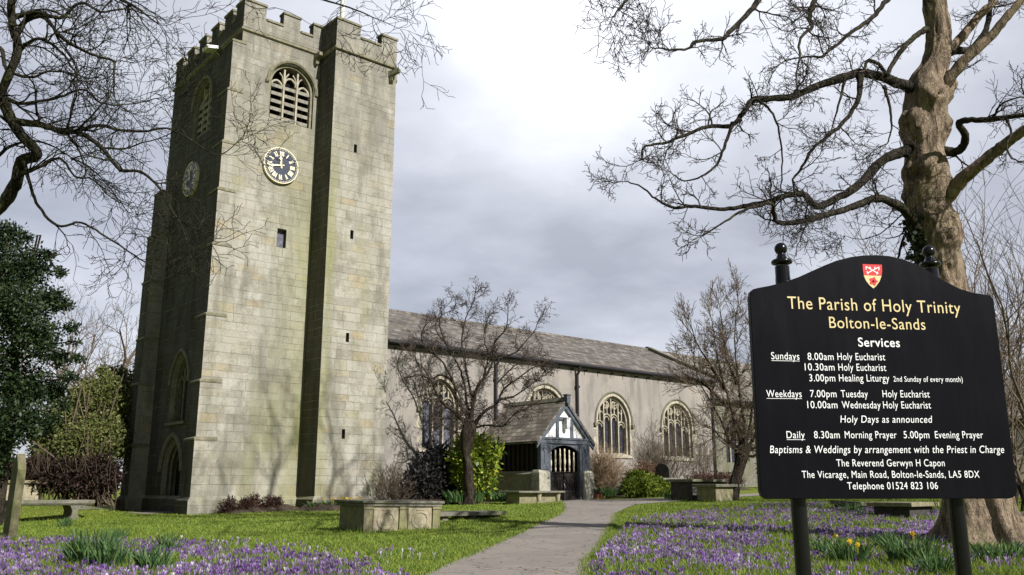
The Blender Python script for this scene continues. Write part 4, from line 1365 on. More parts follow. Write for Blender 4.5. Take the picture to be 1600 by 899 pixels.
lettering('8.00am', 1262, 1302.5, 562.6, 563, 11, W_)
lettering('Holy Eucharist', 1308.5, 1383, 562.8, 563.4, 11, W_)
lettering('10.30am', 1257.5, 1304, 579, 579.4, 11, W_)
lettering('Holy Eucharist', 1310, 1384.5, 579.4, 580, 11, W_)
lettering('3.00pm', 1264.5, 1305, 596, 596.4, 11, W_)
lettering('Healing Liturgy', 1311, 1389.5, 596.2, 596.6, 11, W_)
lettering('2nd Sunday of every month)', 1396, 1504, 596.6, 597.2, 8.2, W_)
lettering('Weekdays', 1197.5, 1252.5, 620.7, 621, 11, W_, False, 0, True)
lettering('7.00pm', 1266, 1307, 620.8, 621, 11, W_)
lettering('Tuesday', 1314, 1356, 621, 621.2, 11, W_)
lettering('Holy Eucharist', 1379, 1452.5, 621, 621.4, 11, W_)
lettering('10.00am', 1261.5, 1308.5, 638, 638.2, 11, W_)
lettering('Wednesday', 1315.5, 1376, 638.2, 638.4, 11, W_)
lettering('Holy Eucharist', 1380, 1454.5, 638.4, 638.6, 11, W_)
lettering('Holy Days as announced', 1313, 1455.5, 660.6, 660.8, 11, W_, False, 0.12)
lettering('Daily', 1229, 1257.5, 685, 685, 11, W_, False, 0, True)
lettering('8.30am', 1272, 1312, 685, 685, 11, W_)
lettering('Morning Prayer', 1320, 1401, 685, 685, 11, W_)
lettering('5.00pm', 1412, 1452, 685, 685, 11, W_)
lettering('Evening Prayer', 1461, 1536, 685, 685, 11, W_)
lettering('Baptisms & Weddings by arrangement with the Priest in Charge', 1203, 1568.5, 708.2, 708, 11.6, W_, False, 0.12)
lettering('The Reverend Gerwyn H Capon', 1307, 1476, 729, 728.8, 11, W_)
lettering('The Vicarage, Main Road, Bolton-le-Sands, LA5 8DX', 1253, 1530.5, 747, 746.6, 11, W_)
lettering('Telephone 01524 823 106', 1324, 1465.5, 764.8, 764.4, 11, W_)
# crest: red over gold shield with white crossed charges above a red rose
def bpoly(name, pts, mat, w, parent):
    q = [bp(*p_) for p_ in pts]
    ar = sum(q[k][0] * q[(k + 1) % len(q)][1] - q[(k + 1) % len(q)][0] * q[k][1] for k in range(len(q)))
    m_ = MB(); m_.prism(q if ar > 0 else q[::-1], FRB, 0.0004, w)
    return m_.build(name, mat, parent)
crest = bpoly('crest', [(1347.5, 413), (1377.5, 414), (1378, 424), (1377, 432), (1374, 440), (1369, 447), (1364.5, 451), (1358.5, 446), (1353, 439), (1349.5, 431), (1348, 422)], M['lettgold'], 0.0015, sign)
bpoly('crest_chief', [(1347.5, 413), (1377.5, 414), (1378, 424), (1377.2, 431.3), (1349.3, 430.3), (1348, 422)], M['red'], 0.0022, crest)
ch_ = MB()
for a, b in (((1353, 417), (1372, 428)), ((1372.5, 418), (1354, 427.5)), ((1352.5, 416.5), (1352.8, 422)), ((1373, 417.5), (1372.6, 423)), ((1354, 424.5), (1356, 429)), ((1371, 425), (1369, 429.3)), ((1358, 417), (1360, 420)), ((1367, 417.5), (1365.5, 420))):
    (u0, v0), (u1, v1) = bp(*a), bp(*b)
    L = math.hypot(u1 - u0, v1 - v0); nx_, ny_ = -(v1 - v0) / L * 0.0022, (u1 - u0) / L * 0.0022
    q = [(u0 - nx_, v0 - ny_), (u1 - nx_, v1 - ny_), (u1 + nx_, v1 + ny_), (u0 + nx_, v0 + ny_)]
    ch_.prism(q, FRB, 0.0023, 0.003 + 0.0001 * len(ch_.v) / 8)
ch_.build('crest_charge', M['lettwhite'], crest)
cu_, cv_ = bp(1364.3, 440)
ro = MB()
ro.prism([(cu_ + (0.0195 + 0.0035 * math.cos(5 * q)) * math.cos(q), cv_ + (0.0195 + 0.0035 * math.cos(5 * q)) * math.sin(q)) for q in np.linspace(0, 2 * math.pi, 40, endpoint=False)], FRB, 0.0016, 0.0026)
ro.build('crest_rose', M['red'], crest)
rc = MB(); rc.prism([(cu_ + 0.0055 * math.cos(q), cv_ + 0.0055 * math.sin(q)) for q in np.linspace(0, 2 * math.pi, 16, endpoint=False)], FRB, 0.0027, 0.0033)
rc.build('crest_rose_centre', M['signblack'], crest)

# ------------------------------------------------------------------ trees: branches as tapered tubes
class Wood:
    def __init__(self):
        self.V, self.F = [], []

    def tube(self, pts, rads, n=3):
        V, Fq = self.V, self.F
        base = len(V)
        m = len(pts)
        px_, py_, pz_ = 0.0, 0.0, 0.0
        for i in range(m):
            a = pts[i - 1] if i else pts[0]
            b = pts[i + 1] if i < m - 1 else pts[m - 1]
            tx, ty, tz = b[0] - a[0], b[1] - a[1], b[2] - a[2]
            l = math.sqrt(tx * tx + ty * ty + tz * tz) or 1e-9
            tx /= l; ty /= l; tz /= l
            if i == 0:
                if abs(tz) < 0.9: ax, ay, az = ty, -tx, 0.0
                else: ax, ay, az = 0.0, tz, -ty
            dt = ax * tx + ay * ty + az * tz
            ax -= tx * dt; ay -= ty * dt; az -= tz * dt
            l = math.sqrt(ax * ax + ay * ay + az * az) or 1e-9
            ax /= l; ay /= l; az /= l
            bx, by, bz = ty * az - tz * ay, tz * ax - tx * az, tx * ay - ty * ax
            r = rads[i]
            for k in range(n):
                c, s = _CS[n][k]
                V.append((pts[i][0] + r * (c * ax + s * bx), pts[i][1] + r * (c * ay + s * by), pts[i][2] + r * (c * az + s * bz)))
        for i in range(m - 1):
            o = base + i * n
            for k in range(n):
                k2 = (k + 1) % n
                Fq.append((o + k, o + k2, o + n + k2, o + n + k))

    def build(self, name, mat, parent=None, smooth=True, kind=None):
        if parent is not None:
            lo = np.array(parent.location)
            c, s = math.cos(parent.rotation_euler.z), math.sin(parent.rotation_euler.z)
        V = np.array(self.V) - (lo if parent is not None else 0)
        if parent is not None and abs(s) > 1e-9:
            V = np.stack([V[:, 0] * c + V[:, 1] * s, -V[:, 0] * s + V[:, 1] * c, V[:, 2]], 1)
        o = fast_mesh(name, V, self.F, mat, parent, smooth)
        if kind: o['kind'] = kind
        return o
_CS = {n: [(math.cos(2 * math.pi * k / n), math.sin(2 * math.pi * k / n)) for k in range(n)] for n in range(3, 33)}

def unit(v):
    l = math.sqrt(v[0] ** 2 + v[1] ** 2 + v[2] ** 2) or 1e-9
    return (v[0] / l, v[1] / l, v[2] / l)

def grow(T, rng, p, d, L, r, lev, o):
    """a wandering branch with side branches; o: step, wander, up, kids, ratio, spread, rmin, maxlev"""
    step = o['step'] * (1.0 if lev == 0 else 0.8)
    n = max(3, int(L / step))
    st = L / n
    pts, rads = [p], [r]
    r1 = max(o['rmin'], r * o.get('taper', 0.35))
    wd = o['wander']; up = o['up']
    kids = o['kids'][min(lev, len(o['kids']) - 1)]
    phase = rng.uniform(0, 6.28)
    for i in range(n):
        d = unit((d[0] + rng.gauss(0, wd), d[1] + rng.gauss(0, wd), d[2] + rng.gauss(0, wd) + up))
        p = (p[0] + d[0] * st, p[1] + d[1] * st, p[2] + d[2] * st)
        t = (i + 1) / n
        rr = r + (r1 - r) * t
        pts.append(p); rads.append(rr)
        if lev < o['maxlev'] and t > 0.12:
            k = kids / n
            while rng.random() < k:
                k -= 1
                phase += 2.4
                a = unit((d[1], -d[0], 0.01)); b = (d[1] * a[2] - d[2] * a[1], d[2] * a[0] - d[0] * a[2], d[0] * a[1] - d[1] * a[0])
                q = phase + rng.uniform(-0.5, 0.5)
                sp = rng.uniform(*o['spread'])
                cs, sn = math.cos(sp), math.sin(sp)
                e_ = (math.cos(q) * a[0] + math.sin(q) * b[0], math.cos(q) * a[1] + math.sin(q) * b[1], math.cos(q) * a[2] + math.sin(q) * b[2])
                nd = unit((d[0] * cs + e_[0] * sn, d[1] * cs + e_[1] * sn, d[2] * cs + e_[2] * sn))
                grow(T, rng, p, nd, L * rng.uniform(*o['ratio']) * (1.15 - 0.55 * t), max(o['rmin'], rr * 0.62), lev + 1, o)
    T.tube(pts, rads, 3 if r < 0.03 else (5 if r < 0.08 else 8))

def catmull(P, sub):
    P = [np.array(p, float) for p in P]
    out = []
    for i in range(len(P) - 1):
        p0, p1, p2, p3 = P[max(i - 1, 0)], P[i], P[i + 1], P[min(i + 2, len(P) - 1)]
        for k in range(sub):
            f = k / sub
            out.append(0.5 * ((2 * p1) + (p2 - p0) * f + (2 * p0 - 5 * p1 + 4 * p2 - p3) * f * f + (3 * p1 - p0 - 3 * p2 + p3) * f ** 3))
    out.append(P[-1])
    return out

def limb(root, rng, px, D0, D1, mat, twigs, o, w0, w1, sides=8, dens=1.0, tw_len=1.0, jitter=0.02, name='limb', start=0.0, toward=None):
    """px: photo outline of a limb; it leaves the trunk at depth D0 and ends at depth D1; w0, w1: thickness in metres"""
    n = len(px)
    P = []
    for i, (x, y) in enumerate(px):
        t = i / (n - 1)
        P.append(at_depth(x, y, D0 + (D1 - D0) * t))
    C = catmull(P, 5)
    m = len(C)
    pts, rads = [], []
    for i, c in enumerate(C):
        t = i / (m - 1)
        j = 0.3 * jitter * min(1, i)
        pts.append((c[0] + rng.gauss(0, j), c[1] + rng.gauss(0, j), c[2] + rng.gauss(0, j)))
        rads.append((w0 + (w1 - w0) * t ** 0.75) * 0.5 * (1 + rng.uniform(-0.06, 0.09)) * (1 + 0.35 * max(0, 1 - t * 9)))
    W = Wood()
    W.tube(pts, rads, sides)
    W.build(name, mat, root)
    # side shoots
    length = sum(math.dist(pts[i], pts[i + 1]) for i in range(m - 1))
    cnt = int(length * dens)
    for _ in range(cnt):
        t = start + (1 - start) * rng.random() ** 0.8
        i = min(m - 2, int(t * (m - 1)))
        d = unit(tuple(pts[i + 1][k] - pts[i][k] for k in range(3)))
        s = unit((rng.gauss(0, 1), rng.gauss(0, 1) * 0.8, rng.gauss(0, 1)))
        nd = unit((d[0] * 0.75 + s[0], d[1] * 0.75 + s[1], d[2] * 0.75 + s[2] + 0.1))
        L = tw_len * rng.uniform(0.45, 1.15)
        grow(twigs, rng, pts[i], nd, L, min(rads[i] * 0.6, 0.012 + 0.012 * L), 1, o)
    d = unit(tuple(pts[-1][k] - pts[-2][k] for k in range(3)))
    for _ in range(3):
        nd = unit((d[0] + rng.gauss(0, 0.35), d[1] + rng.gauss(0, 0.35), d[2] + rng.gauss(0, 0.35)))
        grow(twigs, rng, pts[-1], nd, tw_len * rng.uniform(0.6, 1.1), rads[-1] * 0.8, 1, o)
    return pts

def C2(L):   # pixel coordinates read in the enlarged crop of the upper right of the photo
    return [(900 + x * 700 / 1498, y * 420 / 899) for x, y in L]
def C1(L):   # enlarged crop of the upper left
    return [(x * 420 / 899, y * 420 / 899) for x, y in L]

# --- the big sycamore at the right
rng = random.Random(11)
TD = 14.6
trunk_px = [(1459, -120, 36), (1459, -60, 40), (1459, 0, 44), (1466, 47, 47), (1462, 93, 52), (1450, 117, 64), (1446, 140, 74), (1446, 165, 80), (1444, 190, 79), (1443, 215, 74), (1446, 257, 68), (1450, 303, 66),
            (1457, 350, 74), (1464, 400, 78), (1476, 450, 80), (1487, 510, 84), (1505, 620, 92), (1522, 720, 100), (1530, 770, 108), (1535, 800, 116), (1539, 822, 132), (1543, 838, 156), (1546, 852, 190)]
tb = at_depth(1545, 838, TD)
syc_loc = np.array([tb[0], tb[1], float(ground(tb[0], tb[1]))])
syc = thing('sycamore_tree', syc_loc, 'large gnarled bare tree with a burred tan trunk and twisting limbs, behind the notice board', 'tree')
C = []
for i in range(len(trunk_px) - 1):
    for k in range(4):
        pass
P5 = catmull([(*at_depth(x, y, TD), w_ * TD / 1400 / 2 * 0.84) for x, y, w_ in trunk_px], 12)
W = Wood()
NS = 72
burls = [(rng.uniform(0, 6.28), rng.uniform(3.0, 8.0), rng.uniform(0.06, 0.14), rng.uniform(0.16, 0.34)) for _ in range(34)]
burls += [(-1.4, 6.35, 0.14, 0.3), (-1.0, 5.05, 0.12, 0.24), (-1.9, 5.5, 0.1, 0.3), (-2.5, 6.2, 0.12, 0.4), (-1.5, 7.6, 0.12, 0.25), (-0.5, 6.0, 0.1, 0.35)]
for i, q in enumerate(P5):
    z = q[2] - syc_loc[2]
    for k in range(NS):
        a = 2 * math.pi * k / NS
        rr = q[3] * (1 + 0.10 * mnoise.noise(Vector((math.cos(a) * 1.3, math.sin(a) * 1.3, z * 0.9))) + 0.05 * mnoise.noise(Vector((math.cos(a) * 3.5, math.sin(a) * 3.5, z * 2.2))))
        fl_ = max(0.0, 1 - z / 1.3)
        ca_, sa_ = math.cos(a), math.sin(a)
        rr += 0.028 * mnoise.noise(Vector((ca_ * 5, sa_ * 5, z * 2.4))) + 0.02 * mnoise.noise(Vector((ca_ * 12, sa_ * 12, z * 4.5 + 9))) + 0.013 * mnoise.noise(Vector((ca_ * 26, sa_ * 26, z * 9)))
        f2 = max(0.0, 1 - z / 2.4)
        rr *= 1 + fl_ ** 1.6 * 0.3 * (1 - 2 * abs(math.sin(2.5 * a + 0.45))) + fl_ ** 2 * 0.12 * math.cos(3 * a) + f2 * 0.085 * (1 - 2 * abs(math.sin(4 * a + 0.3 * z))) + f2 * 0.045 * math.cos(13 * a + 1 + z)
        rr += 0.018 * math.cos(9 * a + z) * min(1, fl_ + 0.25)
        for (ba, bz, bh, bs) in burls:
            da = (a - ba + math.pi) % (2 * math.pi) - math.pi
            g2_ = (da * q[3]) ** 2 + (z - bz) ** 2
            if g2_ < 4 * bs * bs:
                gg = math.exp(-g2_ / (bs * bs * 0.5))
                rr += bh * gg - (bh * 1.1 * math.exp(-g2_ / (bs * bs * 0.05)))
        W.V.append((q[0] + rr * math.cos(a), q[1] + rr * math.sin(a), q[2]))
    if i:
        for k in range(NS):
            o_ = (i - 1) * NS; k2 = (k + 1) % NS
            W.F.append((o_ + NS + k, o_ + NS + k2, o_ + k2, o_ + k))
W.build('trunk', M['bark'], syc)
tw = Wood()
oS = dict(step=0.13, wander=0.28, up=0.03, kids=[8, 8, 5, 2], ratio=(0.35, 0.65), spread=(0.5, 1.1), rmin=0.0042, maxlev=3, taper=0.35)
SY = [  # outline, depth at start and end, thickness at start and end, shoots per metre
    (C2([(1185, 330), (1130, 300), (1060, 272), (1010, 255), (950, 245), (880, 265), (800, 290), (720, 325), (650, 330), (590, 335), (555, 385), (520, 420), (440, 425), (360, 455), (290, 480), (230, 490), (218, 535)]), 14.65, 12.6, 0.24, 0.03, 2.9),
    (C2([(525, 412), (500, 480), (470, 550), (420, 590), (360, 605), (320, 580)]), 13.0, 12.6, 0.07, 0.02, 3.0),
    (C2([(1185, 500), (1120, 503), (1070, 515), (1020, 540), (975, 590), (930, 630), (850, 675), (800, 690), (760, 650), (700, 655), (640, 675), (560, 690), (480, 700), (400, 690), (330, 695), (265, 665), (220, 625), (165, 608)]), 14.65, 13.0, 0.24, 0.022, 2.9),
    (C2([(1190, 830), (1140, 760), (1105, 710), (1060, 680), (1000, 665), (930, 690), (850, 715), (760, 740), (680, 745), (660, 710), (650, 680), (560, 705), (500, 740), (420, 790)]), 14.65, 12.4, 0.23, 0.025, 2.8),
    (C2([(950, 250), (945, 330), (910, 390), (850, 450), (790, 500), (750, 570), (725, 600), (735, 660)]), 13.8, 13.3, 0.11, 0.03, 3.0),
    (C2([(900, 262), (880, 340), (860, 420), (830, 470)]), 13.7, 13.4, 0.06, 0.02, 3.0),
    (C2([(600, 332), (650, 370), (680, 440), (690, 540), (685, 640), (690, 720)]), 13.1, 13.0, 0.05, 0.02, 2.2),
    (C2([(1030, 290), (1050, 360), (1055, 430), (1040, 480)]), 14.1, 13.9, 0.07, 0.025, 3.0),
    (C2([(1200, 340), (1225, 300), (1260, 250), (1310, 190), (1380, 130), (1430, 70), (1490, 0), (1560, -90), (1600, -220)]), 14.6, 13.4, 0.3, 0.12, 1.6),
    (C2([(1180, 230), (1230, 180), (1265, 150), (1310, 100), (1360, 40), (1400, 0), (1440, -90), (1430, -220)]), 14.55, 14.8, 0.26, 0.12, 1.6),
    (C2([(1205, 205), (1260, 172), (1320, 165), (1370, 100), (1385, 20), (1390, -60)]), 14.5, 15.2, 0.2, 0.09, 1.6),
    (C2([(1190, 95), (1150, 110), (1110, 145), (1080, 180), (1050, 230), (1040, 250), (1010, 215), (975, 205), (965, 235)]), 14.6, 13.9, 0.13, 0.06, 2.0),
    (C2([(1175, -30), (1100, -60), (1040, 0), (990, 60), (920, 110), (860, 160), (820, 190), (760, 190), (700, 205)]), 14.6, 12.6, 0.14, 0.025, 3.0),
    (C2([(1175, -80), (960, -120), (840, -60), (800, 0), (780, 60), (790, 90), (750, 130), (745, 200), (735, 270)]), 14.6, 11.8, 0.16, 0.025, 3.0),
    (C2([(1175, -120), (900, -200), (700, -120), (610, 0), (580, 40), (510, 110), (490, 130), (400, 140), (375, 165), (300, 165), (250, 160)]), 14.6, 11.4, 0.18, 0.02, 2.6),
    (C2([(1180, -160), (700, -260), (330, -160), (230, -60), (165, 5), (120, 60)]), 14.6, 10.2, 0.18, 0.015, 0.9),
    (C2([(1150, 490), (1245, 508), (1285, 500), (1303, 460), (1280, 415), (1310, 402), (1390, 400), (1460, 390), (1540, 380), (1640, 330)]), 14.6, 12.8, 0.2, 0.07, 2.2),
    (C2([(1170, 740), (1250, 650), (1290, 600), (1340, 560), (1400, 510), (1450, 470), (1510, 430), (1620, 360), (1760, 240)]), 14.6, 13.0, 0.3, 0.16, 1.2),
    (C2([(1395, 395), (1420, 350), (1470, 330), (1560, 325)]), 13.4, 13.0, 0.05, 0.02, 3.0),
    (C2([(1440, 400), (1455, 440), (1440, 500), (1480, 540), (1560, 520)]), 13.2, 12.6, 0.045, 0.02, 3.0),
    (C2([(1140, 780), (1100, 790), (1080, 850), (1060, 900)]), 14.6, 15.2, 0.08, 0.03, 3.0),
    (C2([(1110, 700), (1020, 780), (950, 800), (900, 790)]), 14.8, 15.6, 0.03, 0.012, 3.0),
]
for L_, a, b, w0, w1, dn in SY:
    limb(syc, rng, L_, a, b, M['bark'] if w0 >= 0.26 else M['limbbark'], tw, oS, w0 * 0.9, w1 * 0.8, 10, dn * 0.9, 0.72, 0.018)
# the crown carries on above the picture
up_o = dict(step=0.5, wander=0.16, up=0.05, kids=[9, 7, 4], ratio=(0.35, 0.6), spread=(0.4, 0.9), rmin=0.006, maxlev=3, taper=0.3)
top = at_depth(1459, -110, TD)
for dx, dy, dz, L_ in ((0, 0, 1, 9.5), (-0.6, 0.3, 0.9, 8.5), (0.6, 0.3, 0.9, 8), (-0.3, -0.6, 0.9, 7.5), (0.5, -0.5, 0.8, 7.5), (0.1, 0.8, 0.9, 8.5), (-0.9, -0.1, 0.8, 8.5)):
    grow(tw, rng, tuple(top), unit((dx, dy, dz)), L_ * 1.08, 0.13, 0, up_o)
tw.build('crown', M['twig'], syc)

# --- bare tree at the left, its trunk standing just outside the picture
rng = random.Random(23)
LD = 11.5
lb = np.array([-9.3, 11.6, float(ground(-9.3, 11.6))])
ltree = thing('bare_tree', lb, 'dark bare tree reaching in from the left edge, its crooked twigs crossing the tower', 'tree')
W = Wood()
P = [(-9.3, 11.6, -1.5), (-9.3, 11.6, 0.5), (-9.25, 11.6, 2.5), (-9.3, 11.5, 4.5), (-9.2, 11.5, 7), (-9.1, 11.4, 10)]
C = catmull([np.array(p) for p in P], 6)
W.tube([tuple(c) for c in C], [0.5 - 0.012 * i for i in range(len(C))], 16)
W.build('trunk', M['lefthbark'], ltree)
tw = Wood()
oL = dict(step=0.12, wander=0.24, up=0.0, kids=[9, 6.5, 3.6, 1.5], ratio=(0.35, 0.68), spread=(0.5, 1.1), rmin=0.0034, maxlev=3, taper=0.3)
LT = [
    ([(-330, 470), (-160, 420), (-50, 365)] + C1([(0, 690), (50, 620), (75, 540), (125, 515), (70, 450), (30, 390), (5, 320), (20, 270), (60, 170), (42, 90), (40, 0), (60, -90), (40, -200)]), 11.6, 10.0, 0.2, 0.08, 1.8, 0.2),
    (C1([(10, 330), (40, 395), (75, 410), (130, 415), (200, 440), (260, 445), (330, 485), (380, 545), (410, 572), (470, 575), (530, 625), (560, 680), (600, 740)]), 10.9, 10.4, 0.11, 0.02, 4.2, 0),
    (C1([(75, 410), (130, 418), (170, 428), (250, 438), (330, 420), (400, 435), (480, 440), (560, 430), (640, 470), (730, 520), (800, 470)]), 10.9, 11.6, 0.085, 0.012, 3.2, 0),
    (C1([(50, 130), (90, 60), (150, 60), (200, 120), (270, 165), (330, 190), (380, 205), (382, 260), (388, 340), (440, 380)]), 10.5, 9.8, 0.07, 0.012, 4.2, 0),
    (C1([(5, 320), (60, 345), (130, 340), (200, 325), (280, 300), (340, 345), (430, 350), (520, 330)]), 10.7, 10.6, 0.06, 0.012, 4.4, 0),
    (C1([(80, 540), (100, 620), (130, 690), (190, 755), (270, 745), (350, 790), (430, 840), (490, 880), (560, 900)]), 10.9, 10.6, 0.05, 0.012, 3.0, 0),
    (C1([(40, 60), (120, 40), (200, 60), (270, 10), (340, 40), (420, 30), (520, 60)]), 10.4, 10.0, 0.07, 0.012, 4.4, 0),
    (C1([(60, 170), (130, 130), (200, 170), (260, 250), (320, 260)]), 10.6, 9.6, 0.06, 0.012, 4.4, 0),
    (C1([(-100, 180), (0, 160), (20, 230), (100, 260), (160, 240), (240, 250), (300, 310)]), 11.2, 11.0, 0.08, 0.012, 4.4, 0),
    (C1([(60, 590), (130, 560), (200, 530), (250, 590), (310, 600), (370, 660), (430, 690)]), 10.9, 10.4, 0.05, 0.01, 4.0, 0),
    (C1([(-40, 560), (20, 500), (100, 470), (180, 490), (240, 530)]), 11.2, 11.5, 0.06, 0.012, 4.0, 0),
    (C1([(240, 530), (300, 560), (360, 620), (420, 700)]), 11.5, 11.6, 0.03, 0.01, 4.0, 0),
    ([(-330, -260), (-60, -160), (120, -90), (230, -40), (330, -30), (420, -25), (490, -5), (545, 12), (590, 30), (625, 45)], 11.4, 10.6, 0.10, 0.006, 0.7, 0.5),
    ([(330, -30), (390, 10), (440, 15), (490, 40)], 10.9, 10.8, 0.014, 0.006, 0.6, 0.3),
    ([(-330, 60), (-150, -20), (-40, -60), (60, -70), (150, -20), (210, 10), (250, 40)], 11.4, 10.8, 0.18, 0.014, 3.2, 0.3),
]
for L_, a, b, w0, w1, dn, st in LT:
    limb(ltree, rng, L_, a, b, M['lefthbark'], tw, oL, w0, w1, 8, dn * 1.0, 0.95, 0.012, start=st)
for dx, dy, dz, L_ in ((-0.6, 0.3, 0.8, 6), (0.2, 0.7, 0.8, 6), (-0.3, -0.6, 0.8, 6), (0.3, -0.3, 0.9, 5)):
    grow(tw, rng, (-9.1, 11.4, 9.8), unit((dx, dy, dz)), L_, 0.14, 0, up_o)
tw.build('crown', M['lefthbark'], ltree)

# --- small spreading tree in front of the nave
rng = random.Random(5)
b0 = gp(733, 789)
CD = float(b0[1])
ctree = thing('bare_tree', b0, 'small spreading bare tree with a stout crooked trunk on the lawn left of the porch', 'tree')
def C8(L): return [(600 + x * 300 / 1037, 440 + y * 300 / 1037) for x, y in L]
W = Wood()
Pt = [(735, 794, 32), (735, 786, 26), (734, 765, 21), (732, 735, 19), (729, 712, 18), (729, 695, 23), (731, 680, 33), (733, 668, 30), (732, 655, 20)]
C = catmull([(*at_depth(x, y, CD), w_ * CD / 1390 / 2 * 0.78) for x, y, w_ in Pt], 6)
for i, q in enumerate(C):
    for k in range(16):
        a = 2 * math.pi * k / 16
        rr = q[3] * (1 + 0.22 * mnoise.noise(Vector((math.cos(a) * 1.4, math.sin(a) * 1.4, q[2] * 1.6))) + 0.09 * math.cos(4 * a + q[2]))
        W.V.append((q[0] + rr * math.cos(a), q[1] + rr * math.sin(a), q[2]))
    if i:
        for k in range(16):
            o_ = (i - 1) * 16; k2 = (k + 1) % 16
            W.F.append((o_ + k, o_ + k2, o_ + 16 + k2, o_ + 16 + k))
W.build('trunk', M['darkbark'], ctree)
tw = Wood()
oC = dict(step=0.22, wander=0.26, up=0.015, kids=[8, 7.0, 4.0, 1.5], ratio=(0.38, 0.68), spread=(0.4, 1.0), rmin=0.0065, maxlev=3, taper=0.4)
CT = [
    ([(455, 780), (370, 700), (320, 660), (280, 600), (255, 540), (205, 460), (160, 420)], 0, -1.0, 0.24, 0.03),
    ([(470, 760), (430, 700), (390, 620), (370, 540), (300, 505), (260, 530), (200, 505), (130, 515)], 0, 1.2, 0.2, 0.03),
    ([(470, 770), (475, 690), (485, 640), (510, 560), (570, 480), (590, 400), (600, 330), (660, 250), (670, 150)], 0, -0.4, 0.26, 0.03),
    ([(480, 790), (510, 740), (545, 700), (610, 660), (640, 590), (700, 540), (790, 475), (830, 455)], 0, -1.0, 0.24, 0.03),
    ([(460, 760), (445, 640), (430, 540), (400, 450), (330, 330), (300, 200), (380, 150)], 0, 0.8, 0.18, 0.025),
    ([(480, 640), (455, 540), (440, 440), (420, 330), (440, 200), (480, 120), (495, 60)], 0.1, 0.4, 0.15, 0.025),
    ([(590, 420), (700, 390), (760, 330), (810, 270), (850, 180)], -0.1, 0.8, 0.12, 0.025),
    ([(490, 790), (560, 775), (640, 780), (700, 720), (760, 690), (830, 650)], 0, -1.2, 0.12, 0.025),
    ([(540, 520), (560, 400), (540, 300), (560, 200)], 0, 0.8, 0.12, 0.025),
    ([(620, 640), (700, 620), (790, 560), (850, 510)], -0.3, -1.0, 0.12, 0.025),
    ([(380, 560), (320, 440), (250, 380), (200, 300), (230, 230)], 0.2, -0.4, 0.12, 0.025),
    ([(330, 330), (280, 260), (300, 180), (360, 110)], 0.5, 0.2, 0.08, 0.02),
    ([(440, 742), (380, 740), (325, 738)], 0, -0.3, 0.07, 0.05),
    ([(450, 830), (400, 815), (350, 800), (335, 790)], 0, -0.5, 0.06, 0.02),
    ([(600, 560), (690, 470), (760, 420), (830, 405)], 0.0, 0.8, 0.1, 0.02),
]
for L_, a, b, w0, w1 in CT:
    limb(ctree, rng, C8(L_), CD + a, CD + b, M['darkbark'], tw, oC, w0 * 0.75, w1, 7, 7.0, 0.72, 0.03)
tw.build('crown', M['twigdark'], ctree)

# --- upright bushy tree left of the notice board
rng = random.Random(8)
b1 = gp(1148, 783)
RD = float(b1[1])
rtree = thing('bare_tree', b1, 'small bare tree with many upright shoots, at the left edge of the notice board', 'tree')
W = Wood()
Pt = [(1140, 788, 28), (1143, 780, 22), (1150, 750, 18), (1156, 725, 19), (1160, 705, 25), (1163, 695, 20)]
C = catmull([(*at_depth(x, y, RD), w_ * RD / 1390 / 2) for x, y, w_ in Pt], 6)
for i, q in enumerate(C):
    for k in range(16):
        a = 2 * math.pi * k / 16
        rr = q[3] * (1 + 0.2 * mnoise.noise(Vector((math.cos(a) * 1.4, math.sin(a) * 1.4, q[2] * 1.6))) + 0.1 * math.cos(5 * a + q[2]))
        W.V.append((q[0] + rr * math.cos(a), q[1] + rr * math.sin(a), q[2]))
    if i:
        for k in range(16):
            o_ = (i - 1) * 16; k2 = (k + 1) % 16
            W.F.append((o_ + k, o_ + k2, o_ + 16 + k2, o_ + 16 + k))
W.build('trunk', M['darkbark'], rtree)
tw = Wood()
oR = dict(step=0.3, wander=0.13, up=0.08, kids=[8, 8, 5.0, 1.5], ratio=(0.35, 0.65), spread=(0.25, 0.75), rmin=0.0065, maxlev=3, taper=0.3)
RT = [
    [(1160, 710), (1140, 695), (1122, 680), (1112, 668), (1100, 664)],
    [(1160, 712), (1140, 690), (1128, 660), (1112, 630), (1095, 600), (1085, 570)],
    [(1162, 705), (1150, 670), (1140, 630), (1128, 590), (1118, 540), (1112, 500)],
    [(1163, 700), (1162, 660), (1155, 610), (1150, 560), (1148, 510), (1155, 470)],
    [(1164, 700), (1172, 660), (1178, 610), (1180, 560), (1185, 510)],
    [(1165, 705), (1185, 670), (1205, 620), (1220, 570), (1235, 520)],
    [(1165, 706), (1195, 690), (1225, 650), (1250, 600)],
    [(1140, 640), (1110, 610), (1090, 595), (1070, 590)],
    [(1132, 610), (1110, 570), (1090, 540), (1080, 510)],
    [(1165, 712), (1180, 712), (1188, 690), (1200, 665)],
    [(1152, 600), (1135, 560), (1130, 520), (1125, 480)],
]
for i, L_ in enumerate(RT):
    limb(rtree, rng, L_, RD, RD + rng.uniform(-1.2, 1.2), M['darkbark'], tw, oR, 0.13 if i else 0.09, 0.025, 7, 5.5, 1.15, 0.03)
tw.build('crown', M['twigbrown'], rtree)

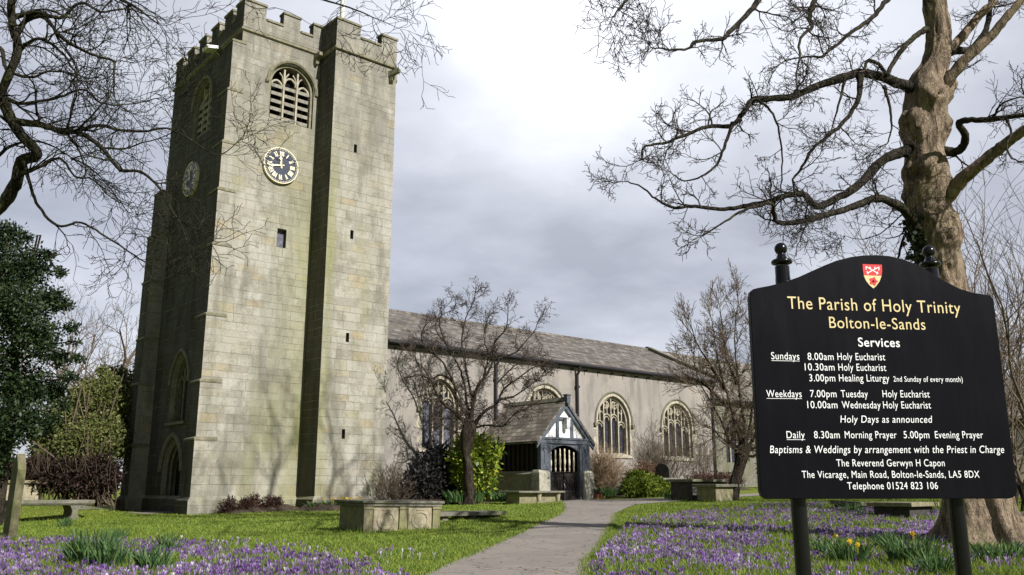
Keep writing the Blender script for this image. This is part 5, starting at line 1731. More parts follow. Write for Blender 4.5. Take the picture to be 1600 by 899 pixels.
# --- saplings and bare trees behind the notice board
oT = dict(step=0.4, wander=0.10, up=0.03, kids=[12, 6, 2.5], ratio=(0.3, 0.55), spread=(0.35, 0.8), rmin=0.006, maxlev=2, taper=0.25)
sap = [(1505, 24, 6.8), (1535, 22, 7.2), (1565, 21, 7.6), (1590, 23, 8.2), (1615, 20, 7.4), (1480, 27, 7.0), (1550, 28, 8.5), (1640, 26, 9)]
lab = ['slender bare sapling seen just right of the big trunk above the board', 'bare sapling showing over the right shoulder of the notice board', 'bare sapling by the upper right corner of the notice board',
       'tall bare sapling at the right edge beyond the notice board', 'leaning bare sapling half cut off by the right edge', 'bare sapling right behind the burred trunk', 'tall thin bare tree farthest back among the saplings at right',
       'bare tree outside the right edge reaching in with its twigs']
for (x, D, h), lb_ in zip(sap, lab):
    rng = random.Random(x)
    p = at_depth(x, 770, D); p[2] = float(ground(p[0], p[1]))
    t_ = thing('sapling', p, lb_, 'sapling', 0, 'bare saplings behind the notice board')
    W = Wood(); tw = Wood()
    for k in range(3):
        d = unit((rng.gauss(0, 0.16), rng.gauss(0, 0.16), 1))
        q = (p[0] + rng.gauss(0, 0.1), p[1] + rng.gauss(0, 0.1), p[2] - 0.1)
        grow(tw, rng, q, d, h * rng.uniform(0.75, 1.05), 0.045, 0, oT)
        W.tube([q, (q[0] + d[0] * 0.9, q[1] + d[1] * 0.9, q[2] + d[2] * 0.9)], [0.065, 0.047], 7)
    W.build('trunk', M['darkbark'], t_)
    tw.build('crown', M['twigbrown'], t_)

# faint bare trees far behind the hedge at the left
for x, D, h, lb_ in ((150, 62, 14, 'distant bare tree rising behind the round bush left of the tower'), (60, 66, 15, 'distant bare tree behind the dark evergreen'), (215, 75, 15, 'distant bare tree half hidden by the edge of the tower')):
    rng = random.Random(x)
    p = at_depth(x, 762, D); p[2] = float(ground(p[0], p[1]))
    t_ = thing('bare_tree', p, lb_, 'tree')
    W = Wood(); tw = Wood()
    W.tube([(p[0], p[1], p[2] - 0.3), (p[0], p[1], p[2] + 3.5)], [0.3, 0.2], 8)
    W.build('trunk', M['darkbark'], t_)
    oD = dict(step=0.7, wander=0.12, up=0.03, kids=[9, 6, 4], ratio=(0.35, 0.6), spread=(0.4, 0.9), rmin=0.012, maxlev=3, taper=0.25)
    for k in range(4):
        grow(tw, rng, (p[0], p[1], p[2] + 3.3), unit((rng.gauss(0, 0.4), rng.gauss(0, 0.4), 1)), h * 0.7, 0.16, 0, oD)
    tw.build('crown', M['twigbrown'], t_)

# bare trees and a thorn hedge beyond the east end of the church, mostly hidden by the notice board
for x, D, h, lb_ in ((1240, 58, 11, 'bare tree beyond the chancel, hidden behind the left part of the notice board'), (1330, 64, 13, 'bare tree far behind the middle of the notice board'),
                     (1420, 56, 11, 'bare tree far behind the big trunk'), (1500, 68, 13, 'farthest bare tree at the right, seen through the saplings'), (1600, 60, 12, 'bare tree behind the stone house at the right edge')):
    rng = random.Random(x)
    p = at_depth(x, 762, D); p[2] = float(ground(p[0], p[1]))
    t_ = thing('bare_tree', p, lb_, 'tree')
    W = Wood(); tw = Wood()
    W.tube([(p[0], p[1], p[2] - 0.3), (p[0] + 0.1, p[1], p[2] + 2.5)], [0.28, 0.2], 8)
    W.build('trunk', M['darkbark'], t_)
    for k in range(5):
        grow(tw, rng, (p[0] + 0.1, p[1], p[2] + 2.3), unit((rng.gauss(0, 0.5), rng.gauss(0, 0.5), 1)), h * 0.6, 0.15, 0, oD)
    tw.build('crown', M['twigbrown'], t_)

# ------------------------------------------------------------------ leafy masses
def leaf_cloud(name, lobes, n, size, mat, parent, seed, shell=0.55, aspect=0.5, up=0.0):
    """leaves spread through uneven lobes: (centre, radii)"""
    r = np.random.default_rng(seed)
    vol = np.array([l[1][0] * l[1][1] + l[1][1] * l[1][2] + l[1][0] * l[1][2] for l in lobes]); vol = vol / vol.sum()
    idx = r.choice(len(lobes), n, p=vol)
    cen = np.array([l[0] for l in lobes])[idx]; rad = np.array([l[1] for l in lobes])[idx]
    d = r.normal(size=(n, 3)); d /= np.linalg.norm(d, axis=1)[:, None]
    rr = (shell + (1 - shell) * r.random(n)) * (1 + r.normal(0, 0.07, n))
    P = cen + d * rad * rr[:, None]
    keep = P[:, 2] > np.array([ground(P[:, 0], P[:, 1])])[0] + 0.02
    P, d = P[keep], d[keep]; n = len(P)
    ax = r.normal(size=(n, 3)) + d * 0.7 + np.array([0, 0, up]); ax /= np.linalg.norm(ax, axis=1)[:, None]
    sd = np.cross(ax, r.normal(size=(n, 3))); sd /= np.linalg.norm(sd, axis=1)[:, None]
    nm = np.cross(ax, sd)
    s = (size * r.uniform(0.4, 1.55, n))[:, None]
    q0 = P; q2 = P + ax * s
    m_ = P + ax * s * 0.5 + nm * s * 0.08
    q1 = m_ + sd * s * aspect * 0.5; q3 = m_ - sd * s * aspect * 0.5
    V = np.stack([q0, q1, q2, q3], 1).reshape(-1, 3)
    if parent is not None:
        V = V - np.array(parent.location)
    Fq = np.arange(4 * n).reshape(-1, 4)
    return fast_mesh(name, V, Fq, mat, parent)

def lobes_px(L):
    out = []
    for x, y, D, rp, rz in L:
        c = at_depth(x, y, D); k = D / 1400
        out.append((c, (rp * k, rp * k * 0.9, rz * k)))
    return out

ev_base = at_depth(-10, 790, 25); ev_base[2] = float(ground(ev_base[0], ev_base[1]))
ev = thing('holly_tree', ev_base, 'big dark evergreen tree with glossy leaves at the left edge', 'tree')
W = Wood(); W.tube([(ev_base[0], ev_base[1], ev_base[2] - 0.2), (ev_base[0] + 0.1, ev_base[1], ev_base[2] + 3), (ev_base[0], ev_base[1], ev_base[2] + 6)], [0.28, 0.2, 0.08], 10)
W.build('trunk', M['darkbark'], ev)
lo = lobes_px([(-20, 420, 25, 75, 60), (45, 420, 24.5, 40, 42), (20, 480, 24, 65, 50), (80, 470, 24.5, 28, 24), (60, 530, 24, 42, 40), (92, 560, 25, 22, 16), (-30, 560, 24, 75, 70), (40, 610, 24.5, 50, 45), (85, 610, 25, 22, 20), (15, 660, 24, 55, 40),
               (-30, 690, 24, 60, 60), (55, 665, 25, 30, 22), (-80, 480, 25, 80, 90), (10, 368, 25, 34, 24), (-60, 350, 25, 50, 40), (92, 425, 24.6, 13, 10), (104, 478, 24.6, 12, 8), (112, 512, 24.4, 12, 9), (122, 560, 24.6, 12, 7), (110, 590, 24.5, 14, 9), (74, 398, 24.6, 14, 9), (98, 632, 24.6, 13, 10), (40, 372, 24.6, 12, 9), (84, 655, 24.4, 12, 9), (118, 535, 24.6, 10, 6)])
leaf_cloud('crown', lo, 64000, 0.1, M['holly'], ev, 3, 0.2)
W = Wood(); rr_ = random.Random(4)
for _ in range(26):
    l_ = rr_.choice(lo); c = l_[0]
    e_ = (c[0] + rr_.gauss(0, 0.5) * l_[1][0], c[1] - l_[1][1] * 0.7, c[2] + rr_.gauss(0, 0.5) * l_[1][2])
    W.tube([(ev_base[0], ev_base[1], min(c[2], ev_base[2] + 5)), tuple((np.array(e_) + np.array([ev_base[0], ev_base[1], c[2]])) / 2 + rr_.gauss(0, 0.1)), e_], [0.05, 0.03, 0.01], 4)
W.build('branches', M['darkbark'], ev)

bu = at_depth(140, 770, 36); bu[2] = float(ground(bu[0], bu[1]))
bush = thing('bush', bu, 'tall rounded olive green bush between the evergreen and the tower', 'bush')
lo = lobes_px([(168, 630, 36.6, 44, 48), (126, 655, 36.1, 36, 42), (196, 615, 37.6, 30, 40), (151, 690, 35.6, 50, 46), (96, 695, 35.9, 32, 36), (201, 680, 37.1, 34, 50), (182, 590, 37.6, 20, 18), (141, 612, 36.7, 24, 22), (108, 650, 36.1, 18, 16), (161, 580, 37.1, 10, 12), (88, 672, 36.1, 14, 12)])
lo += lobes_px([(96, 655, 35.3, 26, 34), (126, 700, 35.1, 40, 40), (71, 700, 35.5, 26, 34), (131, 625, 36.1, 26, 26)])
leaf_cloud('crown', lo, 46000, 0.12, M['bush'], bush, 5, 0.4)
W = Wood(); rr_ = random.Random(14)
for _ in range(60):
    a = bu + np.array([rr_.gauss(0, 0.6), rr_.gauss(0, 0.4), 0.2])
    e_ = lo[rr_.randrange(len(lo))]; e_ = e_[0] + np.array([rr_.uniform(-1, 1) * e_[1][0], -0.95 * e_[1][1], rr_.uniform(-0.3, 1.0) * e_[1][2]])
    m_ = (a + e_) / 2 + np.array([0, -0.5, rr_.gauss(0, 0.4)])
    W.tube([tuple(a), tuple(m_), tuple(e_)], [0.05, 0.035, 0.015], 4)
W.build('stems', M['twigbrown'], bush)

hb = at_depth(100, 775, 33.6); hb[2] = float(ground(hb[0], hb[1]))
hedge = thing('copper_hedge', hb, 'dark copper brown hedge behind the graves left of the tower', 'hedge')
lo = []
rr_ = random.Random(2)
for x in range(-90, 176, 12):
    c = at_depth(x, 744 + rr_.uniform(-3, 3), 33.6); k = 33.6 / 1400
    lo.append((c, (16 * k, 0.7, (30 + rr_.uniform(-4, 5)) * k)))
leaf_cloud('foliage', lo, 30000, 0.13, M['beech'], hedge, 6, 0.15)
W = Wood()
for _ in range(60):
    l_ = rr_.choice(lo); x0 = l_[0][0] + rr_.uniform(-0.5, 0.5); z0 = float(ground(x0, 33.6))
    W.tube([(x0, 33.5, z0), (x0 + rr_.gauss(0, 0.2), 33.2, z0 + 0.7), (x0 + rr_.gauss(0, 0.3), 33.0, z0 + rr_.uniform(1.4, 2.1))], [0.02, 0.015, 0.006], 3)
W.build('stems', M['twigbrown'], hedge)

def shrub_leafy(name, label, cat, e, n, lobes, count, size, mat, seed, stem_mat='darkbark', stems=8, shell=0.4, aspect=0.5, group=None):
    p = ch(e, n); p[2] = float(ground(p[0], p[1]))
    t_ = thing(name, p, label, cat, 0, group)
    lo = [(p + EV * de + NV * dn + np.array([0, 0, z]), r) for de, dn, z, r in lobes]
    leaf_cloud('foliage', lo, count, size, M[mat], t_, seed, shell, aspect)
    W = Wood(); rr_ = random.Random(seed)
    for _ in range(stems):
        l_ = rr_.choice(lo)[0]
        W.tube([(p[0] + rr_.gauss(0, 0.12), p[1] + rr_.gauss(0, 0.12), p[2] - 0.05), ((p[0] + l_[0]) / 2 + rr_.gauss(0, 0.05), (p[1] + l_[1]) / 2, (p[2] + l_[2]) / 2), tuple(l_)], [0.035, 0.025, 0.01], 5)
    W.build('stems', M[stem_mat], t_)
    return t_

def shrub_bare(name, label, cat, e, n, stems, h, lean, mat, seed, r0=0.012, kids=(6, 3), leaf=None, group=None):
    p = ch(e, n); p[2] = float(ground(p[0], p[1]))
    t_ = thing(name, p, label, cat, 0, group)
    rr_ = random.Random(seed); tw = Wood()
    o = dict(step=0.16, wander=0.12, up=0.03, kids=list(kids), ratio=(0.3, 0.6), spread=(0.3, 0.8), rmin=0.0055, maxlev=2, taper=0.4)
    for _ in range(stems):
        d = unit((rr_.gauss(0, lean), rr_.gauss(0, lean), 1))
        grow(tw, rr_, (p[0] + rr_.gauss(0, 0.15), p[1] + rr_.gauss(0, 0.1), p[2] - 0.03), d, h * rr_.uniform(0.6, 1.1), r0, 0, o)
    tw.build('stems', M[mat], t_)
    return t_

shrub_leafy('laurel_bush', 'golden variegated laurel bush behind the small bare tree beside the porch', 'shrub', 21.9, 27.8,
            [(0, 0, 1.75, (0.95, 0.8, 0.75)), (-0.6, -0.1, 1.7, (0.5, 0.6, 0.7)), (-0.5, 0, 1.1, (0.5, 0.6, 0.6)), (0.3, 0.1, 1.2, (0.85, 0.7, 0.8)), (-0.55, 0, 1.9, (0.6, 0.6, 0.6)), (0.55, -0.1, 2.05, (0.6, 0.5, 0.5)), (0.2, 0, 0.7, (0.6, 0.5, 0.5)), (-0.3, 0.1, 2.35, (0.45, 0.4, 0.3)), (0.3, 0, 2.4, (0.4, 0.4, 0.28))],
            3600, 0.2, 'laurel', 21, stems=10, shell=0.6, aspect=0.45)
shrub_leafy('dark_shrub', 'rounded near black shrub under the leftmost nave window', 'shrub', 20.6, 28.75,
            [(0, 0, 1.3, (0.95, 0.6, 0.95)), (-0.5, 0, 0.8, (0.8, 0.6, 0.8)), (0.6, 0, 0.9, (0.8, 0.6, 0.9)), (0.2, 0, 1.9, (0.6, 0.5, 0.55)), (0.9, -0.2, 0.5, (0.7, 0.5, 0.6))],
            5200, 0.15, 'darkbush', 22, stems=14, shell=0.3)
shrub_bare('winter_shrub', 'low bare shrub with fine grey stems at the foot of the stair turret', 'shrub', 18.7, 28.6, 44, 1.5, 0.5, 'twigbrown', 31, 0.011)
shrub_bare('winter_shrub', 'straw coloured bare shrub immediately right of the porch', 'shrub', 28.1, 26.8, 120, 1.95, 0.34, 'twigstraw', 32, 0.013, (7, 3))
shrub_bare('wall_shrub', 'bare fan shaped climber spreading under the rightmost nave window', 'shrub', 35.2, 29.1, 26, 2.7, 0.35, 'twigbrown', 33, 0.016, (10, 5))
shrub_bare('wall_shrub', 'tall thin bare shrub on the wall between the two right hand nave windows', 'shrub', 34.3, 29.3, 20, 3.3, 0.14, 'twigbrown', 35, 0.014, (9, 4))
shrub_bare('wall_shrub', 'sparse bare shrub on the wall right of the rightmost nave window', 'shrub', 38.3, 29.3, 16, 3.0, 0.16, 'twigbrown', 36, 0.012, (9, 4))
shrub_leafy('russet_bush', 'round russet bush below the sill of the window right of the porch', 'shrub', 32.6, 28.5,
            [(0, 0, 0.95, (0.75, 0.6, 0.6)), (0.3, 0, 1.1, (0.5, 0.5, 0.45)), (-0.3, 0, 0.7, (0.6, 0.5, 0.55))], 3000, 0.11, 'russet', 23, 'twigbrown', shell=0.35, aspect=0.3)
shrub_leafy('juniper_bush', 'bright green spreading juniper beside the path right of the porch', 'shrub', 29.3, 25.6,
            [(0, 0, 0.3, (1.0, 0.7, 0.4)), (0.3, 0.3, 0.75, (0.85, 0.5, 0.22)), (-0.5, -0.1, 0.5, (0.7, 0.5, 0.3)), (1.0, -0.1, 0.3, (0.8, 0.6, 0.4)), (0.9, 0.2, 0.62, (0.6, 0.4, 0.18)), (-0.2, 0.2, 0.95, (0.5, 0.35, 0.15)), (1.5, -0.2, 0.45, (0.5, 0.4, 0.2)), (-0.9, -0.2, 0.35, (0.4, 0.4, 0.25))], 9000, 0.13, 'juniper', 24, shell=0.55, aspect=0.35)
shrub_leafy('red_shrub', 'low dark reddish shrub along the wall behind the chest tombs', 'shrub', 38.2, 28.6,
            [(0, 0, 0.5, (1.2, 0.4, 0.5)), (-1.2, 0, 0.45, (0.9, 0.4, 0.45)), (1.2, 0, 0.5, (1.0, 0.4, 0.5))], 4200, 0.1, 'heather', 25, 'twigred', shell=0.3)
shrub_leafy('clipped_hedge', 'clipped green hedge far back by the left edge of the notice board', 'hedge', 43.6, 26.6,
            [(x * 0.7, 0, 0.55, (0.5, 0.5, 0.5)) for x in range(-3, 6)], 7000, 0.12, 'hedge', 26, shell=0.6)
for i, (de, dn, s) in enumerate(((12.9, 30.1, 0.9), (13.35, 29.95, 0.8), (13.8, 30.15, 1.0), (14.3, 30.0, 0.95), (14.7, 30.2, 0.8))):
    shrub_leafy('heather_clump', ['brown heather clump nearest the tower corner', 'second brown heather clump from the tower corner', 'tallest brown heather clump, in the middle of the tower bed', 'fourth brown heather clump from the tower corner', 'brown heather clump nearest the stair turret'][i],
                'heather', de, dn, [(0, 0, 0.25 * s, (0.32 * s, 0.3 * s, 0.35 * s)), (0.1, 0, 0.4 * s, (0.22 * s, 0.2 * s, 0.25 * s))], 900, 0.1, 'heather', 40 + i, 'twigred', 6, 0.25, 0.25, 'heather clumps along the tower bed')

hp_ = at_depth(1360, 762, 50); hp_[2] = float(ground(hp_[0], hp_[1]))
eh = thing('thorn_hedge', hp_, 'dark hedge along the far side of the churchyard behind the notice board', 'hedge')
leaf_cloud('foliage', [(np.array([x_, 50 + 0.4 * math.sin(x_), float(ground(x_, 50)) + 0.8]), (0.9, 0.7, 0.9 + 0.15 * math.sin(2.3 * x_))) for x_ in np.arange(14.5, 36, 0.9)], 15000, 0.16, M['hedge'], eh, 71, 0.3)

# ivy on the sycamore trunk
iv = [(at_depth(1427 + k * 3, 350 + k * 16, TD - 0.1), (0.16, 0.2, 0.25)) for k in range(8)]
leaf_cloud('ivy', iv, 1100, 0.075, M['ivy'], syc, 9, 0.3, 0.8)

# ------------------------------------------------------------------ graves
def grave(name, px, py, label, cat, rz=CH_ROT, group=None, p=None):
    q = gp(px, py) if p is None else p
    return thing(name, q, label, cat, rz, group)

# chest tomb with two carved panels
tt = grave('chest_tomb', 567, 833, 'stone chest tomb with two carved oval panels, alone on the lawn beside the path', 'tomb')
tt.rotation_euler = (R(0.6), R(0.9), CH_ROT)
k = tt.location.y / 1400
L_, Dp, Ht = 1.95, 1.05, 0.60
b = MB(); b.box(0.03, L_ - 0.03, 0.03, Dp, -0.2, Ht - 0.07); b.build('body', M['tomb'], tt, bevel=0.01)
s = MB(); s.box(-0.07, L_ + 0.07, -0.07, Dp + 0.1, Ht - 0.005, Ht + 0.05); s.box(-0.035, L_ + 0.035, -0.035, Dp + 0.06, Ht - 0.068, Ht - 0.008); s.build('slab', M['slab'], tt, bevel=0.012)
for x in (0.0, 0.88, L_ - 0.2):
    q = MB(); q.box(x, x + 0.2, -0.012, 0.029, -0.2, Ht - 0.13); q.box(x - 0.02, x + 0.22, -0.03, 0.028, Ht - 0.128, Ht - 0.072); q.build('pilaster', M['tomb'], tt, bevel=0.006)
for x0, x1 in ((0.24, 0.85), (1.11, 1.72)):
    q = MB(); q.box(x0, x1, 0.006, 0.028, 0.02, Ht - 0.09)
    c, cz = (x0 + x1) / 2, 0.25
    ov = lambda r: [(c + r * 1.12 * math.cos(a) * (1 + 0.12 * (abs(math.cos(2 * a)) < 0.3)), cz + r * 0.92 * math.sin(a) + 0.0) for a in np.linspace(0, 2 * math.pi, 32, endpoint=False)]
    F2 = lambda u, v, w: (u, -w, v)
    q.ring(ov(0.165), ov(0.2), F2, -0.007, 0.012)
    q.ring([(c - 0.09, 0.055), (c + 0.09, 0.055), (c + 0.09, 0.07), (c - 0.09, 0.07)], [(c - 0.1, 0.045), (c + 0.1, 0.045), (c + 0.1, 0.08), (c - 0.1, 0.08)], F2, -0.007, 0.01)
    q.prism([(c - 0.1, 0.452), (c + 0.1, 0.452), (c + 0.1, 0.47), (c - 0.1, 0.47)], F2, -0.007, 0.008)
    q.prism(ov(0.12), F2, -0.007, 0.002)
    q.build('panel', M['tombpale'], tt)

# ledger slab on low supports behind it
ls = grave('ledger_slab', 745, 812, 'dark flat ledger slab lying low in the grass behind the carved chest tomb', 'ledger')
q = MB(); q.box(-1.35, 0.95, -0.1, 0.95, 0.1, 0.2); q.build('slab', M['slab'], ls, bevel=0.015)
for x in (-1.1, -0.2, 0.6):
    q = MB(); q.box(x, x + 0.18, 0.0, 0.85, -0.2, 0.098); q.build('support', M['slab'], ls)

# chest tomb in front of the porch side
pt = grave('chest_tomb', 806, 785, 'low chest tomb with an overhanging slab against the side of the porch', 'tomb', p=np.array([*ch(23.0, 25.1)[:2], float(ground(*ch(23.0, 25.1)[:2]))]))
q = MB(); q.box(-1.05, 0.95, 0.1, 0.85, -0.3, 0.38); q.build('body', M['tomb'], pt, bevel=0.01)
for x in (-0.2, 0.78):
    q = MB()
    q.lathe([(0.11, -0.3), (0.11, 0.0), (0.07, 0.06), (0.085, 0.2), (0.11, 0.36), (0.12, 0.38)], (x + 0.08, 0.06, 0), 12); q.build('pillar', M['tombpale'], pt)
q = MB(); q.box(-1.25, 1.1, -0.12, 0.98, 0.384, 0.46); q.build('slab', M['slab'], pt, bevel=0.02)

# table tomb at the left
lt = grave('table_tomb', 112, 812, 'stone table tomb with a thick slab on shaped legs, behind the leaning headstone', 'tomb')
q = MB(); q.box(-2.35, 0.55, -0.35, 0.85, 0.50, 0.60); q.hexa([(-2.3, -0.3, 0.44), (0.5, -0.3, 0.44), (0.5, 0.8, 0.44), (-2.3, 0.8, 0.44), (-2.35, -0.35, 0.499), (0.55, -0.35, 0.499), (0.55, 0.85, 0.499), (-2.35, 0.85, 0.499)]); q.build('slab', M['slab'], lt, bevel=0.015)
for x in (-1.95, 0.0):
    for y in (-0.2, 0.6):
        q = MB()
        prof = [(-0.17, -0.2), (0.17, -0.2), (0.17, 0.02), (0.1, 0.12), (0.08, 0.26), (0.13, 0.4), (0.17, 0.438), (-0.17, 0.438), (-0.13, 0.4), (-0.08, 0.26), (-0.1, 0.12), (-0.17, 0.02)]
        q.prism([(x + u, v) for u, v in prof], lambda u, v, w: (u, y - w, v), -0.09, 0.09); q.build('leg', M['slab'], lt)

lc = grave('chest_tomb', 40, 796, 'pale topped chest tomb farthest left, behind the table tomb', 'tomb', p=np.array([*at_depth(36, 780, 33)[:2], float(ground(*at_depth(36, 780, 33)[:2]))]))
q = MB(); q.box(-1.3, 0.5, 0, 0.8, -0.2, 0.75); q.build('body', M['tombpale'], lc, bevel=0.01)
q = MB(); q.box(-1.4, 0.6, -0.1, 0.9, 0.753, 0.86); q.build('slab', M['tomb'], lc, bevel=0.02)

# leaning headstone
hs = grave('headstone', 14, 843, 'tall lichened headstone leaning to the right, at the left edge of the lawn', 'headstone', R(64))
hs.rotation_euler = (R(0), R(7), R(-52))
q = MB(); wd2 = 0.33
q.prism([(-wd2, -0.3), (wd2, -0.3), (wd2, 1.38), (wd2 * 0.72, 1.5), (0, 1.66), (-wd2 * 0.72, 1.5), (-wd2, 1.38)], lambda u, v, w: (u, -w, v), -0.075, 0.075)
q.build('slab', M['headstone'], hs, bevel=0.012)
q = MB(); q.box(-0.45, 0.45, -0.2, 0.2, -0.3, 0.06); q.build('base', M['slab'], hs, bevel=0.02)

# arched headstone beneath the nave windows
p_ = ch(33.0, 27.6); p_[2] = float(ground(p_[0], p_[1]))
ah = grave('headstone', 0, 0, 'dark round topped headstone standing under the nave wall behind the chest tombs', 'headstone', CH_ROT - R(86), p=p_)
q = MB(); q.prism([(-0.42, -0.3), (0.42, -0.3)] + [(0.42 * math.cos(a), 1.05 + 0.36 * math.sin(a)) for a in np.linspace(0, math.pi, 14)], lambda u, v, w: (u, -w, v), -0.07, 0.07)
q.build('slab', M['darkslate_stone'], ah, bevel=0.012)
q = MB(); q.box(-0.5, 0.5, -0.16, 0.16, -0.3, 0.12); q.build('base', M['darkslate_stone'], ah, bevel=0.015)

def chest(px, py, D, L_, W2, H_, label, bodymat='tomb', slabmat='slab', open_end=False):
    p = at_depth(px, py, D); p[2] = float(ground(p[0], p[1]))
    t_ = grave('chest_tomb', 0, 0, label, 'tomb', p=p)
    q = MB()
    if open_end:
        q.box(-L_ / 2, -L_ / 2 + 0.25, 0, W2, -0.2, H_); q.box(L_ / 2 - 0.9, L_ / 2, 0, W2, -0.2, H_)
    else:
        q.box(-L_ / 2, L_ / 2, 0, W2, -0.2, H_)
    q.build('body', M[bodymat], t_, bevel=0.01)
    q = MB(); q.box(-L_ / 2 - 0.12, L_ / 2 + 0.12, -0.12, W2 + 0.12, H_ + 0.003, H_ + 0.1); q.build('slab', M[slabmat], t_, bevel=0.015)
    return t_
chest(1036, 770, 41.0, 2.4, 0.9, 0.66, 'long slab topped tomb right of the juniper, on two stone blocks', 'tombpale', 'slab', True)
chest(1108, 780, 33.5, 1.9, 1.0, 0.66, 'dark sided chest tomb left of the upright bare tree', 'darkslate_stone')
chest(1136, 780, 31.8, 1.25, 0.8, 0.5, 'small chest tomb touching the trunk of the upright bare tree', 'tomb')
fs2 = grave('ledger_slab', 1345, 795, 'tilted flat ledger slab in the crocuses, seen between the posts of the notice board', 'ledger')
fs2.rotation_euler = (R(3), R(4), CH_ROT)
q = MB(); q.box(-0.85, 0.85, -0.45, 0.45, 0.06, 0.16); q.build('slab', M['slab'], fs2, bevel=0.015)
q = MB(); q.box(-0.75, 0.75, -0.36, 0.36, -0.25, 0.058); q.build('support', M['darkslate_stone'], fs2)
chest(1440, 800, 21.0, 1.15, 0.85, 0.28, 'low chest tomb with a flat slab, just left of the big trunk', 'darkslate_stone', 'tomb')

# terracotta pots by the porch pier
for i, (e_, n_) in enumerate(((26.62, 25.75), (26.85, 25.85))):
    p_ = ch(e_, n_); p_[2] = float(ground(p_[0], p_[1])) + 0.02
    po = thing('plant_pot', p_, ['small terracotta pot touching the right pier of the porch', 'small terracotta pot a step right of the porch pier'][i], 'plant pot', 0, 'pots beside the porch')
    q = MB(); q.lathe([(0.08, 0), (0.11, 0.16), (0.125, 0.165), (0.125, 0.2), (0.1, 0.2), (0.09, 0.16)], (0, 0, 0), 14); q.build('pot', plain('terracotta', (0.28, 0.1, 0.05)) if not i else bpy.data.materials['terracotta'], po, smooth=False)
    leaf_cloud('plant', [((p_[0], p_[1], p_[2] + 0.26), (0.1, 0.1, 0.1))], 60, 0.09, M['heather'], po, 60 + i)

# ------------------------------------------------------------------ boundary wall and house beyond, at the right edge
hp = at_depth(1650, 762, 46); hp[2] = float(ground(hp[0], hp[1]))
house = thing('stone_house', hp, 'stone house with a dark slate roof half hidden at the right edge', 'house', R(-20))
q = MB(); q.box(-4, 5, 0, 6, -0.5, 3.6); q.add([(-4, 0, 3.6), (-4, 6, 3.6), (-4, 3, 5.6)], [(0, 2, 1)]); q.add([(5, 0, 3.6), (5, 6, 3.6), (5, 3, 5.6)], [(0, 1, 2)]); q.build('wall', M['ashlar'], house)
q = MB(); slope(q, -4.3, 5.3, -0.35, 3.42, 3, 5.72, 0.12); slope(q, -4.3, 5.3, 6.35, 3.42, 3.005, 5.715, 0.12); q.build('roof', M['slate'], house)
q = MB(); q.box(-2.6, -1.6, -0.04, 0.02, 1.1, 2.4); w_o = q.build('window', M['white'], house); q = MB(); q.box(-2.52, -1.68, -0.05, -0.041, 1.18, 2.32); q.build('pane', M['glass'], w_o)
wp = at_depth(1500, 762, 30); wp[2] = float(ground(wp[0], wp[1]))
bw_ = thing('boundary_wall', wp, 'rough stone churchyard wall behind the big tree at the right edge', 'wall', R(-6))
q = MB(); q.box(0, 14, 0, 0.45, -0.5, 1.25); q.build('wall', M['slab'], bw_)
q = MB()
rr_ = random.Random(3); x = 0.0
while x < 13.8:
    l_ = rr_.uniform(0.25, 0.5); q.box(x, x + l_ - 0.02, -0.03, 0.48, 1.253, 1.253 + rr_.uniform(0.12, 0.2)); x += l_
q.build('coping', M['slab'], bw_)

# ------------------------------------------------------------------ daffodils and leaf clumps
def blades(rr_, n, h, spread, lean, wdt=0.018):
    V, Fq = [], []
    for _ in range(n):
        a = rr_.uniform(0, 6.28); rad = spread * math.sqrt(rr_.random())
        x, y = rad * math.cos(a), rad * math.sin(a)
        hh = h * rr_.uniform(0.6, 1.1)
        dx, dy = rr_.gauss(0, lean) * 0.7 + x * 0.45, rr_.gauss(0, lean) * 0.7 + y * 0.45
        q = rr_.uniform(0, 3.14); wx, wy = math.cos(q) * wdt * 0.5, math.sin(q) * wdt * 0.5
        b = len(V)
        for t, ws in ((0, 0.8), (0.4, 1.0), (0.75, 0.9), (1.0, 0.25)):
            z = hh * (t - 0.12 * t * t)
            V += [(x + dx * t * t - wx * ws, y + dy * t * t - wy * ws, z - 0.02), (x + dx * t * t + wx * ws, y + dy * t * t + wy * ws, z - 0.02)]
        for k_ in range(3):
            Fq.append((b + 2 * k_, b + 2 * k_ + 1, b + 2 * k_ + 3, b + 2 * k_ + 2))
    return V, Fq

